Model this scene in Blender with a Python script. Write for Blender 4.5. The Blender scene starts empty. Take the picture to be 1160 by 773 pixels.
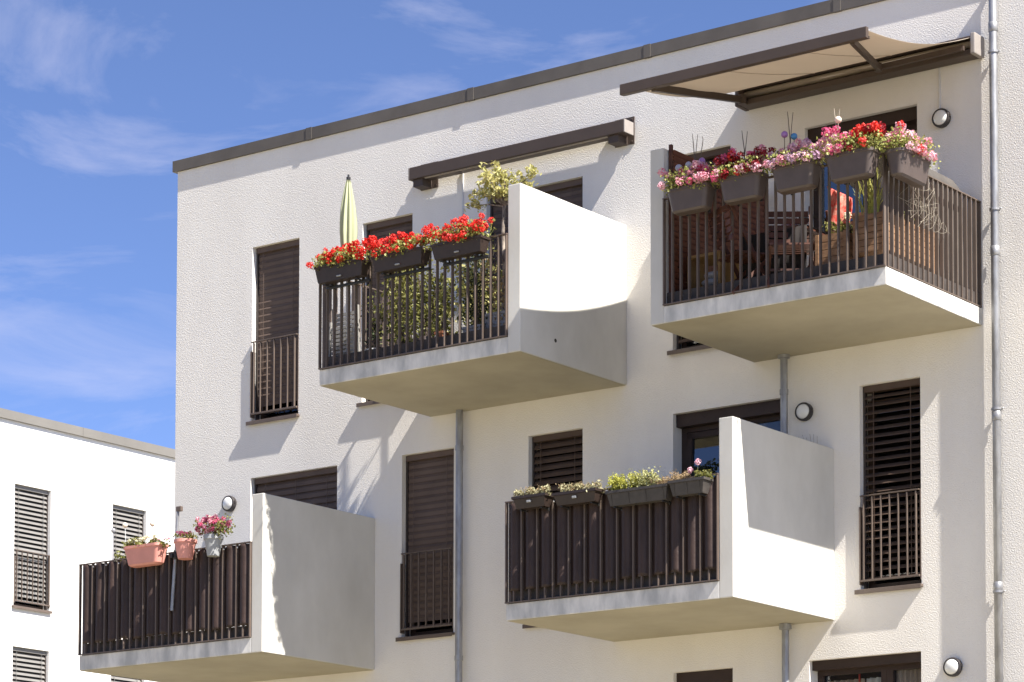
import bpy, bmesh, math, random
from mathutils import Vector, Matrix, noise
R_ = math.radians
scene = bpy.context.scene
# ------------------------------------------------------------------ camera
cam_d = bpy.data.cameras.new("Camera"); cam = bpy.data.objects.new("Camera", cam_d)
scene.collection.objects.link(cam); scene.camera = cam
cam_d.sensor_fit = 'HORIZONTAL'; cam_d.sensor_width = 36.0
cam_d.lens = 3237.88 / 1160 * 36.0
cam_d.shift_x = -1.8 / 1160; cam_d.shift_y = 572.5 / 1160
cam_d.clip_start = 0.1; cam_d.clip_end = 6000
yaw, pitch, roll = -0.639337, 0.06486, 0.001852
fw = Vector((math.sin(yaw)*math.cos(pitch), math.cos(yaw)*math.cos(pitch), math.sin(pitch)))
rt = Vector((math.cos(yaw), -math.sin(yaw), 0)); up = rt.cross(fw)
rt2 = rt*math.cos(roll) + up*math.sin(roll); up2 = -rt*math.sin(roll) + up*math.cos(roll)
M3 = Matrix((rt2, up2, -fw)).transposed()
cam.matrix_world = Matrix.Translation((0, -26.0, 1.6)) @ M3.to_4x4()
# ------------------------------------------------------------------ light
SUN = Vector((1.0, -0.165, 1.23)).normalized()
elev = math.asin(SUN.z)
sun_d = bpy.data.lights.new("Sun", 'SUN'); sun_d.energy = 5.0; sun_d.angle = R_(0.5); sun_d.color = (1.0, 0.945, 0.86)
sun = bpy.data.objects.new("Sun", sun_d); scene.collection.objects.link(sun)
sun.location = (0, -30, 40); sun.rotation_euler = SUN.to_track_quat('Z', 'Y').to_euler()
world = bpy.data.worlds.new("World"); scene.world = world; world.use_nodes = True
nt = world.node_tree; N = nt.nodes; L = nt.links
for n in list(N): N.remove(n)
out = N.new('ShaderNodeOutputWorld'); bg = N.new('ShaderNodeBackground'); sky = N.new('ShaderNodeTexSky')
sky.sky_type = 'NISHITA'; sky.sun_disc = False; sky.sun_elevation = elev
sky.sun_rotation = math.atan2(SUN.x, SUN.y)
sky.altitude = 6000; sky.air_density = 1.0; sky.dust_density = 0.2; sky.ozone_density = 3.5
bg.inputs[1].default_value = 0.078
# thin cirrus wisps, laid out over the sky's own directions
tc = N.new('ShaderNodeTexCoord'); mp = N.new('ShaderNodeMapping')
mp.inputs['Rotation'].default_value = (0.0, 0.9, 2.9); mp.inputs['Scale'].default_value = (3.0, 3.0, 8.5)
nz = N.new('ShaderNodeTexNoise'); nz.inputs['Scale'].default_value = 3.1; nz.inputs['Detail'].default_value = 12; nz.inputs['Roughness'].default_value = 0.60
nz.inputs['Distortion'].default_value = 0.6
cr = N.new('ShaderNodeMapRange'); cr.inputs[1].default_value = 0.52; cr.inputs[2].default_value = 0.84; cr.inputs[3].default_value = 0.0; cr.inputs[4].default_value = 0.5
mx = N.new('ShaderNodeMix'); mx.data_type = 'RGBA'; mx.inputs['B'].default_value = (4.4, 4.3, 5.2, 1)
tint = N.new('ShaderNodeMix'); tint.data_type = 'RGBA'; tint.blend_type = 'MULTIPLY'; tint.inputs['Factor'].default_value = 1.0
tint.inputs['B'].default_value = (1.10, 1.035, 1.12, 1)
L.new(tc.outputs['Generated'], mp.inputs[0]); L.new(mp.outputs[0], nz.inputs['Vector']); L.new(nz.outputs[0], cr.inputs[0])
L.new(sky.outputs[0], tint.inputs['A']); L.new(tint.outputs['Result'], mx.inputs['A']); L.new(cr.outputs[0], mx.inputs['Factor'])
L.new(mx.outputs['Result'], bg.inputs[0]); L.new(bg.outputs[0], out.inputs[0])
scene.view_settings.view_transform = 'Standard'; scene.view_settings.look = 'None'
scene.view_settings.exposure = 1.41; scene.view_settings.gamma = 1.0; scene.view_settings.use_curve_mapping = False
scene.cycles.max_bounces = 10; scene.cycles.diffuse_bounces = 5; scene.cycles.transparent_max_bounces = 16
scene.cycles.use_denoising = True

# ------------------------------------------------------------------ materials
MATS = {}
def mat(name, col, rough=0.8, var=0.0, vscale=4.0, bump=0.0, bscale=40.0, bdist=0.01, metal=0.0, spec=0.5,
        col2=None, island=False, transl=0.0, stretch=(1,1,1), detail=3.0, bstretch=(1,1,1), coat=0.0, translucent=None):
    if name in MATS: return MATS[name]
    m = bpy.data.materials.new(name); m.use_nodes = True; MATS[name] = m
    t = m.node_tree; n = t.nodes; l = t.links; b = n['Principled BSDF']
    b.inputs['Roughness'].default_value = rough; b.inputs['Metallic'].default_value = metal
    b.inputs['Specular IOR Level'].default_value = spec
    if coat: b.inputs['Coat Weight'].default_value = coat
    c = (*col, 1); b.inputs['Base Color'].default_value = c
    geo = n.new('ShaderNodeNewGeometry')
    if var or col2:
        c2 = (*(col2 if col2 else [x*(1-var) for x in col]), 1)
        mixn = n.new('ShaderNodeMix'); mixn.data_type = 'RGBA'; mixn.inputs['A'].default_value = c; mixn.inputs['B'].default_value = c2
        if island: l.new(geo.outputs['Random Per Island'], mixn.inputs['Factor'])
        else:
            m1 = n.new('ShaderNodeMapping'); m1.inputs['Scale'].default_value = stretch
            l.new(geo.outputs['Position'], m1.inputs[0])
            z = n.new('ShaderNodeTexNoise'); z.inputs['Scale'].default_value = vscale; z.inputs['Detail'].default_value = detail+2; z.inputs['Roughness'].default_value = .6
            l.new(m1.outputs[0], z.inputs['Vector'])
            r = n.new('ShaderNodeMapRange'); r.inputs[1].default_value = .36; r.inputs[2].default_value = .64
            l.new(z.outputs[0], r.inputs[0]); l.new(r.outputs[0], mixn.inputs['Factor'])
        l.new(mixn.outputs['Result'], b.inputs['Base Color']); csock = mixn.outputs['Result']
    else: csock = None
    if bump:
        m2 = n.new('ShaderNodeMapping'); m2.inputs['Scale'].default_value = bstretch
        l.new(geo.outputs['Position'], m2.inputs[0])
        z2 = n.new('ShaderNodeTexNoise'); z2.inputs['Scale'].default_value = bscale; z2.inputs['Detail'].default_value = detail; z2.inputs['Roughness'].default_value = .55
        l.new(m2.outputs[0], z2.inputs['Vector'])
        bp = n.new('ShaderNodeBump'); bp.inputs['Strength'].default_value = bump; bp.inputs['Distance'].default_value = bdist
        l.new(z2.outputs[0], bp.inputs['Height']); l.new(bp.outputs[0], b.inputs['Normal'])
    if transl:
        tr = n.new('ShaderNodeBsdfTranslucent'); ms = n.new('ShaderNodeMixShader'); ms.inputs[0].default_value = transl
        tr.inputs[0].default_value = (*(translucent or col), 1)
        if csock and not translucent: l.new(csock, tr.inputs[0])
        l.new(b.outputs[0], ms.inputs[1]); l.new(tr.outputs[0], ms.inputs[2]); l.new(ms.outputs[0], n['Material Output'].inputs[0])
    return m
def glass_mat(name, refl=0.13, tintc=(.55,.58,.58)):
    m = bpy.data.materials.new(name); m.use_nodes = True; MATS[name] = m
    t = m.node_tree; n = t.nodes; l = t.links; n.remove(n['Principled BSDF'])
    lw = n.new('ShaderNodeFresnel'); lw.inputs[0].default_value = 1.5
    ad = n.new('ShaderNodeMath'); ad.operation = 'MULTIPLY_ADD'; ad.inputs[1].default_value = 1.0; ad.inputs[2].default_value = refl; ad.use_clamp = True
    tr = n.new('ShaderNodeBsdfTransparent'); tr.inputs[0].default_value = (*tintc, 1)
    gl = n.new('ShaderNodeBsdfGlossy'); gl.inputs['Roughness'].default_value = 0.01; gl.inputs[0].default_value = (.95,.97,1,1)
    ms = n.new('ShaderNodeMixShader')
    l.new(lw.outputs[0], ad.inputs[0]); l.new(ad.outputs[0], ms.inputs[0]); l.new(tr.outputs[0], ms.inputs[1]); l.new(gl.outputs[0], ms.inputs[2])
    l.new(ms.outputs[0], n['Material Output'].inputs[0]); return m

PLASTER = mat('render_plaster', (.77,.743,.70), .95, bump=1.0, bscale=68, bdist=.0050, detail=4.0, spec=.15, col2=(.71,.68,.64), vscale=1.1, stretch=(1,1,.25))
def plaster_upgrade(m):     # worm-like rubbed grain plus faint rain streaks
    t = m.node_tree; n = t.nodes; l = t.links; b = n['Principled BSDF']
    geo = n.new('ShaderNodeNewGeometry')
    v = n.new('ShaderNodeTexVoronoi'); v.feature = 'SMOOTH_F1'; v.inputs['Scale'].default_value = 85; v.inputs['Smoothness'].default_value = .6
    dn = n.new('ShaderNodeTexNoise'); dn.inputs['Scale'].default_value = 20; dn.inputs['Detail'].default_value = 2
    dm = n.new('ShaderNodeMix'); dm.data_type = 'VECTOR'; dm.inputs['Factor'].default_value = .05
    l.new(geo.outputs['Position'], dn.inputs['Vector']); l.new(geo.outputs['Position'], dm.inputs['A']); l.new(dn.outputs['Color'], dm.inputs['B'])
    l.new(dm.outputs['Result'], v.inputs['Vector'])
    b0 = [x for x in n if x.type == 'BUMP'][0]
    b2 = n.new('ShaderNodeBump'); b2.inputs['Strength'].default_value = .6; b2.inputs['Distance'].default_value = .0035
    l.new(v.outputs['Distance'], b2.inputs['Height']); l.new(b0.outputs[0], b2.inputs['Normal']); l.new(b2.outputs[0], b.inputs['Normal'])
plaster_upgrade(PLASTER)
PLASTER2 = mat('white_plaster', (.80,.79,.77), .95, bump=.5, bscale=40, bdist=.004, spec=.15)
CONC = mat('pale_concrete', (.62,.605,.565), .85, col2=(.53,.515,.475), vscale=1.3, stretch=(1,1,.6), detail=6, bump=.25, bscale=25, bdist=.003, spec=.25)
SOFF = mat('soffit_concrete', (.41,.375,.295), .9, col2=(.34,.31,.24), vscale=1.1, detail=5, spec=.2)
CONCF = mat('weathered_concrete', (.74,.72,.68), .85, col2=(.43,.43,.42), vscale=5, stretch=(1,1,.35), detail=6, bump=.3, bscale=40, bdist=.003, spec=.25)
COPING = mat('coping_metal', (.092,.082,.074), .65, col2=(.125,.112,.10), vscale=1.5, stretch=(1,1,1), spec=.3, bump=.15, bscale=6, bdist=.002)
COPING2 = mat('light_coping_metal', (.17,.16,.145), .65, var=.15, vscale=1)
METAL = mat('umber_metal', (.130,.100,.083), .45, var=.15, vscale=6, spec=.3)
METALD = mat('dark_umber_metal', (.045,.035,.032), .5, var=.2, vscale=5)
UPST = mat('plinth_sheet', (.060,.050,.046), .6, var=.35, vscale=9)
SLAT = mat('blind_slat', (.125,.090,.073), .55, var=.18, vscale=3, spec=.2)
SLATD = mat('blind_slat_dark', (.085,.058,.045), .6, var=.12, vscale=3, spec=.2)
SLAT2 = mat('blind_slat_far', (.19,.182,.172), .5, var=.1, vscale=3)
FRAME = mat('window_frame', (.042,.026,.020), .5, var=.2, vscale=8, spec=.3)
GLASS = glass_mat('window_glass', .0, (.90,.91,.90)); GLASSB = glass_mat('coated_glass', .13, (.35,.38,.4))
DARK = mat('room_paint', (.10,.095,.085), .9, var=.2, vscale=1)
CURT = mat('curtain_cloth', (.66,.55,.45), .9, col2=(.36,.27,.20), vscale=7, stretch=(1,1,.05))
CURTW = mat('white_curtain', (.85,.83,.79), .9, var=.2, vscale=12, stretch=(1,1,.1))
ZINC = mat('zinc_pipe', (.24,.24,.25), .45, metal=.5, col2=(.36,.365,.38), vscale=14, stretch=(1,1,.3))
SCREEN = mat('screen_cloth', (.054,.034,.029), .55, var=.4, vscale=5, stretch=(1,1,.3), bump=.5, bscale=16, bdist=.012, transl=.05, spec=.3)
BOXD = mat('brown_planter_plastic', (.034,.022,.018), .5, var=.25, vscale=12)
BOXG = mat('taupe_planter_plastic', (.088,.067,.061), .5, var=.15, vscale=10)
BOXM = mat('greybrown_planter_plastic', (.060,.052,.047), .55, var=.3, vscale=15)
PINKP = mat('terracotta_pink_plastic', (.64,.28,.235), .55, var=.1, vscale=8)
GREYP = mat('grey_planter_plastic', (.33,.34,.35), .5, var=.1, vscale=8)
TERRA = mat('terracotta', (.42,.16,.075), .85, var=.25, vscale=15)
SOIL = mat('soil', (.035,.024,.016), 1, var=.5, vscale=40)
LEAF = mat('geranium_leaf', (.46,.46,.15), .55, col2=(.20,.23,.05), island=True, transl=.38)
LEAFY = mat('olive_leaf', (.62,.57,.26), .55, col2=(.36,.35,.11), island=True, transl=.35)
LEAFD = mat('dark_shrub_leaf', (.030,.045,.012), .6, col2=(.015,.024,.008), island=True, transl=.2)
LEAFO = mat('shrub_leaf', (.27,.26,.07), .55, col2=(.09,.10,.022), island=True, transl=.35)
LEAFP = mat('pale_succulent', (.46,.44,.27), .6, col2=(.28,.24,.12), island=True, transl=.25)
LEAFYG = mat('yellowgreen_leaf', (.58,.56,.12), .55, col2=(.36,.38,.08), island=True, transl=.35)
DRY = mat('dry_stem_leaf', (.50,.37,.22), .8, col2=(.30,.22,.12), island=True, transl=.3)
DRYT = mat('dry_twig', (.10,.075,.06), .9)
VINE = mat('dry_vine', (.34,.30,.24), .9)
BARK = mat('tree_bark', (.42,.36,.30), .9, col2=(.10,.08,.065), vscale=30, stretch=(1,1,.3), bump=.6, bscale=40, bdist=.004)
def petal(name, c, c2): return mat(name, c, .6, col2=c2, island=True, transl=.30)
P_RED = petal('red_petal', (.78,.030,.015), (.55,.015,.012))
P_SCAR = petal('scarlet_petal', (.80,.07,.05), (.60,.03,.03))
P_DRED = petal('crimson_petal', (.34,.012,.022), (.20,.006,.015))
P_PINK = petal('pink_petal', (.72,.26,.36), (.80,.48,.54))
P_PALE = petal('pale_pink_petal', (.82,.58,.63), (.74,.40,.50))
P_MAUVE = petal('mauve_petal', (.50,.30,.46), (.66,.48,.60))
P_MAG = petal('magenta_petal', (.62,.06,.20), (.74,.20,.32))
P_PLUM = petal('plum_petal', (.26,.03,.09), (.42,.09,.18))
P_WHITE = petal('cream_petal', (.80,.78,.66), (.74,.66,.40))
FABRIC = mat('awning_fabric', (.58,.51,.43), .9, var=.06, vscale=3, transl=.5, bump=.2, bscale=5, bdist=.01, stretch=(1,.2,1), translucent=(.53,.465,.385))
AWM = mat('awning_metal', (.080,.060,.050), .5, var=.1, vscale=4, spec=.25)
AWC = mat('awning_end_cap', (.30,.27,.25), .5, var=.1, vscale=8)
LAMPG = mat('frosted_glass', (.72,.72,.70), .25, spec=.6, coat=.3)
LAMPR = mat('lamp_housing', (.035,.030,.030), .45)
PARA = mat('parasol_cloth', (.50,.53,.33), .85, var=.12, vscale=6, stretch=(1,1,.1), transl=.2)
WOODD = mat('dark_red_wood', (.10,.034,.018), .55, col2=(.055,.018,.010), vscale=10, stretch=(.3,.3,1))
WOODS = mat('screen_slat_wood', (.15,.052,.028), .6)
WOODL = mat('crate_wood', (.30,.17,.09), .75, col2=(.19,.10,.05), vscale=10, stretch=(1,1,4))
WOODY = mat('yellow_wood', (.26,.16,.055), .65, col2=(.18,.10,.03), vscale=9)
CLOTHR = mat('red_print_cloth', (.75,.045,.03), .9, col2=(.72,.34,.26), vscale=22, detail=1, transl=.15)
COVER = mat('cover_fabric', (.075,.066,.060), .75, var=.2, vscale=4, bump=.6, bscale=6, bdist=.02)
PLASTW = mat('white_plastic', (.62,.62,.62), .5, var=.1, vscale=6)
PLASTG = mat('grey_plastic', (.28,.28,.30), .55, var=.1, vscale=6)
BLUEB = mat('blue_ball', (.06,.22,.42), .25); PURB = mat('purple_ball', (.34,.16,.38), .3); GRB = mat('grey_ball', (.42,.40,.44), .35)
CREAMB = mat('cream_ball', (.75,.62,.50), .4)
BLACK = mat('black_plastic', (.02,.02,.022), .5)
GROUND = mat('forecourt_paving', (.33,.285,.205), .9, col2=(.21,.19,.115), vscale=.12, detail=5)

# ------------------------------------------------------------------ mesh helpers
def tag(o, label=None, cat=None, group=None, kind=None):
    if label: o['label'] = label
    if cat: o['category'] = cat
    if group: o['group'] = group
    if kind: o['kind'] = kind
    return o
class MB:
    def __init__(s, xf=None): s.v = []; s.f = []; s.mi = []; s.xf = xf; s.m = 0
    def add(s, vs, fs):
        b = len(s.v)
        s.v += [tuple(s.xf(*p)) if s.xf else tuple(p) for p in vs]
        s.f += [tuple(b+i for i in f) for f in fs]; s.mi += [s.m]*len(fs)
    def box(s, x0, x1, y0, y1, z0, z1):
        s.add([(x0,y0,z0),(x1,y0,z0),(x1,y1,z0),(x0,y1,z0),(x0,y0,z1),(x1,y0,z1),(x1,y1,z1),(x0,y1,z1)],
              [(0,3,2,1),(4,5,6,7),(0,1,5,4),(1,2,6,5),(2,3,7,6),(3,0,4,7)])
    def bbox(s, x0, x1, y0, y1, z0, z1, c=.01):   # chamfered box
        bm = bmesh.new(); bmesh.ops.create_cube(bm, size=1)
        for v in bm.verts: v.co = Vector(((x0+x1)/2+v.co.x*(x1-x0), (y0+y1)/2+v.co.y*(y1-y0), (z0+z1)/2+v.co.z*(z1-z0)))
        bmesh.ops.bevel(bm, geom=bm.edges[:], offset=c, segments=2, affect='EDGES', profile=.6)
        bm.verts.index_update(); s.add([v.co[:] for v in bm.verts], [[v.index for v in f.verts] for f in bm.faces]); bm.free()
    def quad(s, *p): s.add(p, [tuple(range(len(p)))])
    def hexa(s, a, b):   # two quads (4 pts each), bottom a, top b
        s.add(list(a)+list(b), [(3,2,1,0),(4,5,6,7),(0,1,5,4),(1,2,6,5),(2,3,7,6),(3,0,4,7)])
    def tube(s, pts, r, n=8, caps=True):
        pts = [Vector(p) for p in pts]; rs = r if isinstance(r, (list,tuple)) else [r]*len(pts)
        vs = []; fs = []
        for i, p in enumerate(pts):
            t = (pts[min(i+1,len(pts)-1)] - pts[max(i-1,0)]).normalized()
            a = t.cross(Vector((0,1,0)) if abs(t.z) > .7 else Vector((0,0,1))).normalized(); b = t.cross(a)
            for k in range(n):
                q = 2*math.pi*k/n; vs.append((p + (a*math.cos(q)+b*math.sin(q))*rs[i])[:])
        for i in range(len(pts)-1):
            for k in range(n): fs.append((i*n+k, i*n+(k+1)%n, (i+1)*n+(k+1)%n, (i+1)*n+k))
        if caps: fs.append(tuple(range(n))[::-1]); fs.append(tuple(range((len(pts)-1)*n, len(pts)*n)))
        s.add(vs, fs)
    def bar(s, p, q, w, h):  # rectangular bar from p to q
        p = Vector(p); q = Vector(q); t = (q-p).normalized(); a = t.cross(Vector((0,0,1)))
        a = a.normalized() if a.length > .01 else Vector((1,0,0)); b = a.cross(t)
        c = [(a*i*w/2+b*j*h/2) for i, j in ((-1,-1),(1,-1),(1,1),(-1,1))]
        s.hexa([(p+x)[:] for x in c], [(q+x)[:] for x in c])
    def lathe(s, c, prof, n=24, axis='z'):
        vs = []; fs = []
        for (r, h) in prof:
            for k in range(n):
                q = 2*math.pi*k/n; x, y = r*math.cos(q), r*math.sin(q)
                vs.append((c[0]+x, c[1]+y, c[2]+h) if axis == 'z' else (c[0]+x, c[1]-h, c[2]+y))
        m = len(prof)
        for i in range(m-1):
            for k in range(n): fs.append((i*n+k, i*n+(k+1)%n, (i+1)*n+(k+1)%n, (i+1)*n+k))
        if prof[0][0] > 1e-4: fs.append(tuple(range(n))[::-1])
        if prof[-1][0] > 1e-4: fs.append(tuple(range((m-1)*n, m*n)))
        s.add(vs, fs)
    def leaf(s, p, size, rnd, nrm=None, long=1.0):
        if nrm is None: nrm = Vector((rnd.gauss(0,1), rnd.gauss(0,1), rnd.gauss(0,1)+.6))
        nrm = Vector(nrm).normalized(); a = nrm.orthogonal().normalized(); a.rotate(Matrix.Rotation(rnd.uniform(0,6.28), 3, nrm)); b = nrm.cross(a)
        p = Vector(p); h = size/2; cup = nrm*size*.18
        pts = [p-a*h*long, p-a*h*.4*long-b*h*.8+cup, p+a*h*.5*long-b*h*.75+cup, p+a*h*long, p+a*h*.5*long+b*h*.75+cup, p-a*h*.4*long+b*h*.8+cup]
        s.add([q[:] for q in pts], [(0,1,2,3),(0,3,4,5)])
    def build(s, name, mats, parent=None, smooth=False, origin=None):
        me = bpy.data.meshes.new(name)
        if parent is not None:
            r = parent; off = Vector((0,0,0))
            while r is not None: off += r.location; r = r.parent
            org = off; loc = Vector((0,0,0))
        else:
            if origin is None:
                xs = [v[0] for v in s.v]; ys = [v[1] for v in s.v]; zs = [v[2] for v in s.v]
                origin = ((min(xs)+max(xs))/2, (min(ys)+max(ys))/2, min(zs))
            org = Vector(origin); loc = org
        me.from_pydata([(v[0]-org.x, v[1]-org.y, v[2]-org.z) for v in s.v], [], s.f)
        for m in (mats if isinstance(mats, (list,tuple)) else [mats]): me.materials.append(m)
        me.polygons.foreach_set('material_index', s.mi)
        if smooth: me.polygons.foreach_set('use_smooth', [True]*len(me.polygons))
        me.update()
        o = bpy.data.objects.new(name, me); scene.collection.objects.link(o); o.location = loc
        if parent is not None: o.parent = parent
        return o
def empty(name, loc, label, cat, group=None):
    o = bpy.data.objects.new(name, None); scene.collection.objects.link(o); o.location = loc; o.empty_display_size = .2
    return tag(o, label, cat, group)
def bevel(o, w=.004, seg=2):
    m = o.modifiers.new('bevel', 'BEVEL'); m.width = w; m.segments = seg; m.limit_method = 'ANGLE'; return o

# ------------------------------------------------------------------ ground
g = MB(); g.quad((-1500,-1500,0),(1500,-1500,0),(1500,1500,0),(-1500,1500,0))
tag(g.build('ground', GROUND, origin=(0,0,0)), kind='structure')

# ------------------------------------------------------------------ buildings
XL, XS, XR = -24.65, -13.335, -4.0     # left corner, step, right end
ZT = 12.46
def wall_sheet(mb, u0, u1, z0, z1, holes, depth):
    us = sorted({u0, u1, *[h[0] for h in holes], *[h[1] for h in holes]}); zs = sorted({z0, z1, *[h[2] for h in holes], *[h[3] for h in holes]})
    for i in range(len(us)-1):
        for j in range(len(zs)-1):
            cu, cz = (us[i]+us[i+1])/2, (zs[j]+zs[j+1])/2
            if any(h[0] < cu < h[1] and h[2] < cz < h[3] for h in holes): continue
            mb.quad((us[i],0,zs[j]),(us[i+1],0,zs[j]),(us[i+1],0,zs[j+1]),(us[i],0,zs[j+1]))
    for a, b, c, d in holes:
        mb.quad((a,0,c),(a,depth,c),(b,depth,c),(b,0,c)); mb.quad((a,0,d),(b,0,d),(b,depth,d),(a,depth,d))
        mb.quad((a,0,c),(a,0,d),(a,depth,d),(a,depth,c)); mb.quad((b,0,c),(b,depth,c),(b,depth,d),(b,0,d))
R1, R2, R0 = (9.10, 11.28), (6.23, 8.395), (3.36, 5.53)
WIN = [('blind', -23.371, -22.607, R1), ('blind', -21.604, -20.840, R1), ('door_blind', -19.740, -18.374, R1), ('blind', -17.155, -16.397, R1), ('door_open', -15.459, -14.101, R1),
       ('door_blind', -23.373, -21.983, R2), ('blind', -20.983, -20.208, R2), ('blind', -19.130, -18.373, R2), ('door_tilt', -17.155, -15.777, R2), ('blind', -14.808, -14.088, R2),
       ('open', -17.155, -16.39, R0), ('door_curtain', -15.435, -14.100, R0)]
bld = empty('apartment_building', ((XL+XR)/2, 5, 0), 'large cream rendered apartment block with four concrete balconies and a flat roof', 'building')
w = MB(); wall_sheet(w, XL, XS, 0, ZT, [(a,b,z[0],z[1]) for _,a,b,z in WIN], .26)
w.quad((XL,0,0),(XL,0,ZT),(XL,12,ZT),(XL,12,0)); w.quad((XL,12,0),(XL,12,ZT),(XR,12,ZT),(XR,12,0)); w.quad((XR,0,0),(XR,12,0),(XR,12,ZT),(XR,0,ZT))
w.quad((XL,0,ZT-.02),(XS,0,ZT-.02),(XS,12,ZT-.02),(XL,12,ZT-.02)); w.quad((XS,0,ZT-.02),(XR,0,ZT-.02),(XR,12,ZT-.02),(XS,12,ZT-.02))
w.quad((XS,0,0),(XR,0,0),(XR,0,ZT),(XS,0,ZT))
w.build('facade_wall', PLASTER, bld)
# rooms behind the openings
w = MB(); w.box(XL+.3, XS+.4, 4.0, 4.1, 3, ZT-.3)
for z in (3.1, 5.95, 8.83, 11.7): w.box(XL+.3, XS+.4, .262, 4.0, z-.25, z-.02)
for x in (XL+.3, -21.8, -19.95, -18.2, -16.2, -14.0): w.box(x, x+.1, .262, 4.0, 3, ZT-.3)
w.build('room', DARK, bld)
w = MB()
x = XL-.06
for i, xe in enumerate((-22.437, -19.953, -17.469, -15.033, -12.55, -10.07, -7.6, XR+.06)):
    w.box(x, xe-.004, -.035, .40, ZT, 12.60); w.box(xe-.045, xe+.045, -.041, .406, ZT-.004, 12.604); x = xe+.004
w.box(XL-.06, XL+.34, .41, 12.05, ZT, 12.60); w.box(XR-.34, XR+.06, .41, 12.05, ZT, 12.60); w.box(XL+.341, XR-.341, 11.65, 12.05, ZT, 12.60)
w.build('roof_coping', COPING, bld)

def slats(mb, u0, u1, z0, z1, yc, ang, pitch=.083, wdt=.088):
    n = int((z1-z0)/pitch); c, s_ = math.cos(ang)*wdt/2, math.sin(ang)*wdt/2
    for i in range(n):
        z = z1 - pitch*(i+.5); zz = z
        if zz - s_ < z0: break
        # outer edge low, inner edge high, slightly crowned
        A = (yc-c, zz-s_); B = (yc+c, zz+s_); Mx = ((A[0]+B[0])/2-math.sin(ang)*.009, (A[1]+B[1])/2+math.cos(ang)*.009)
        t = .0015
        for P, Q in ((A, Mx), (Mx, B)):
            mb.hexa([(u0,P[0],P[1]-t),(u1,P[0],P[1]-t),(u1,Q[0],Q[1]-t),(u0,Q[0],Q[1]-t)], [(u0,P[0],P[1]+t),(u1,P[0],P[1]+t),(u1,Q[0],Q[1]+t),(u0,Q[0],Q[1]+t)])
        # folded lip on the outer edge
        mb.box(u0, u1, A[0]-.0015, A[0]+.002, A[1]-.004, A[1]+.0015)
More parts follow.
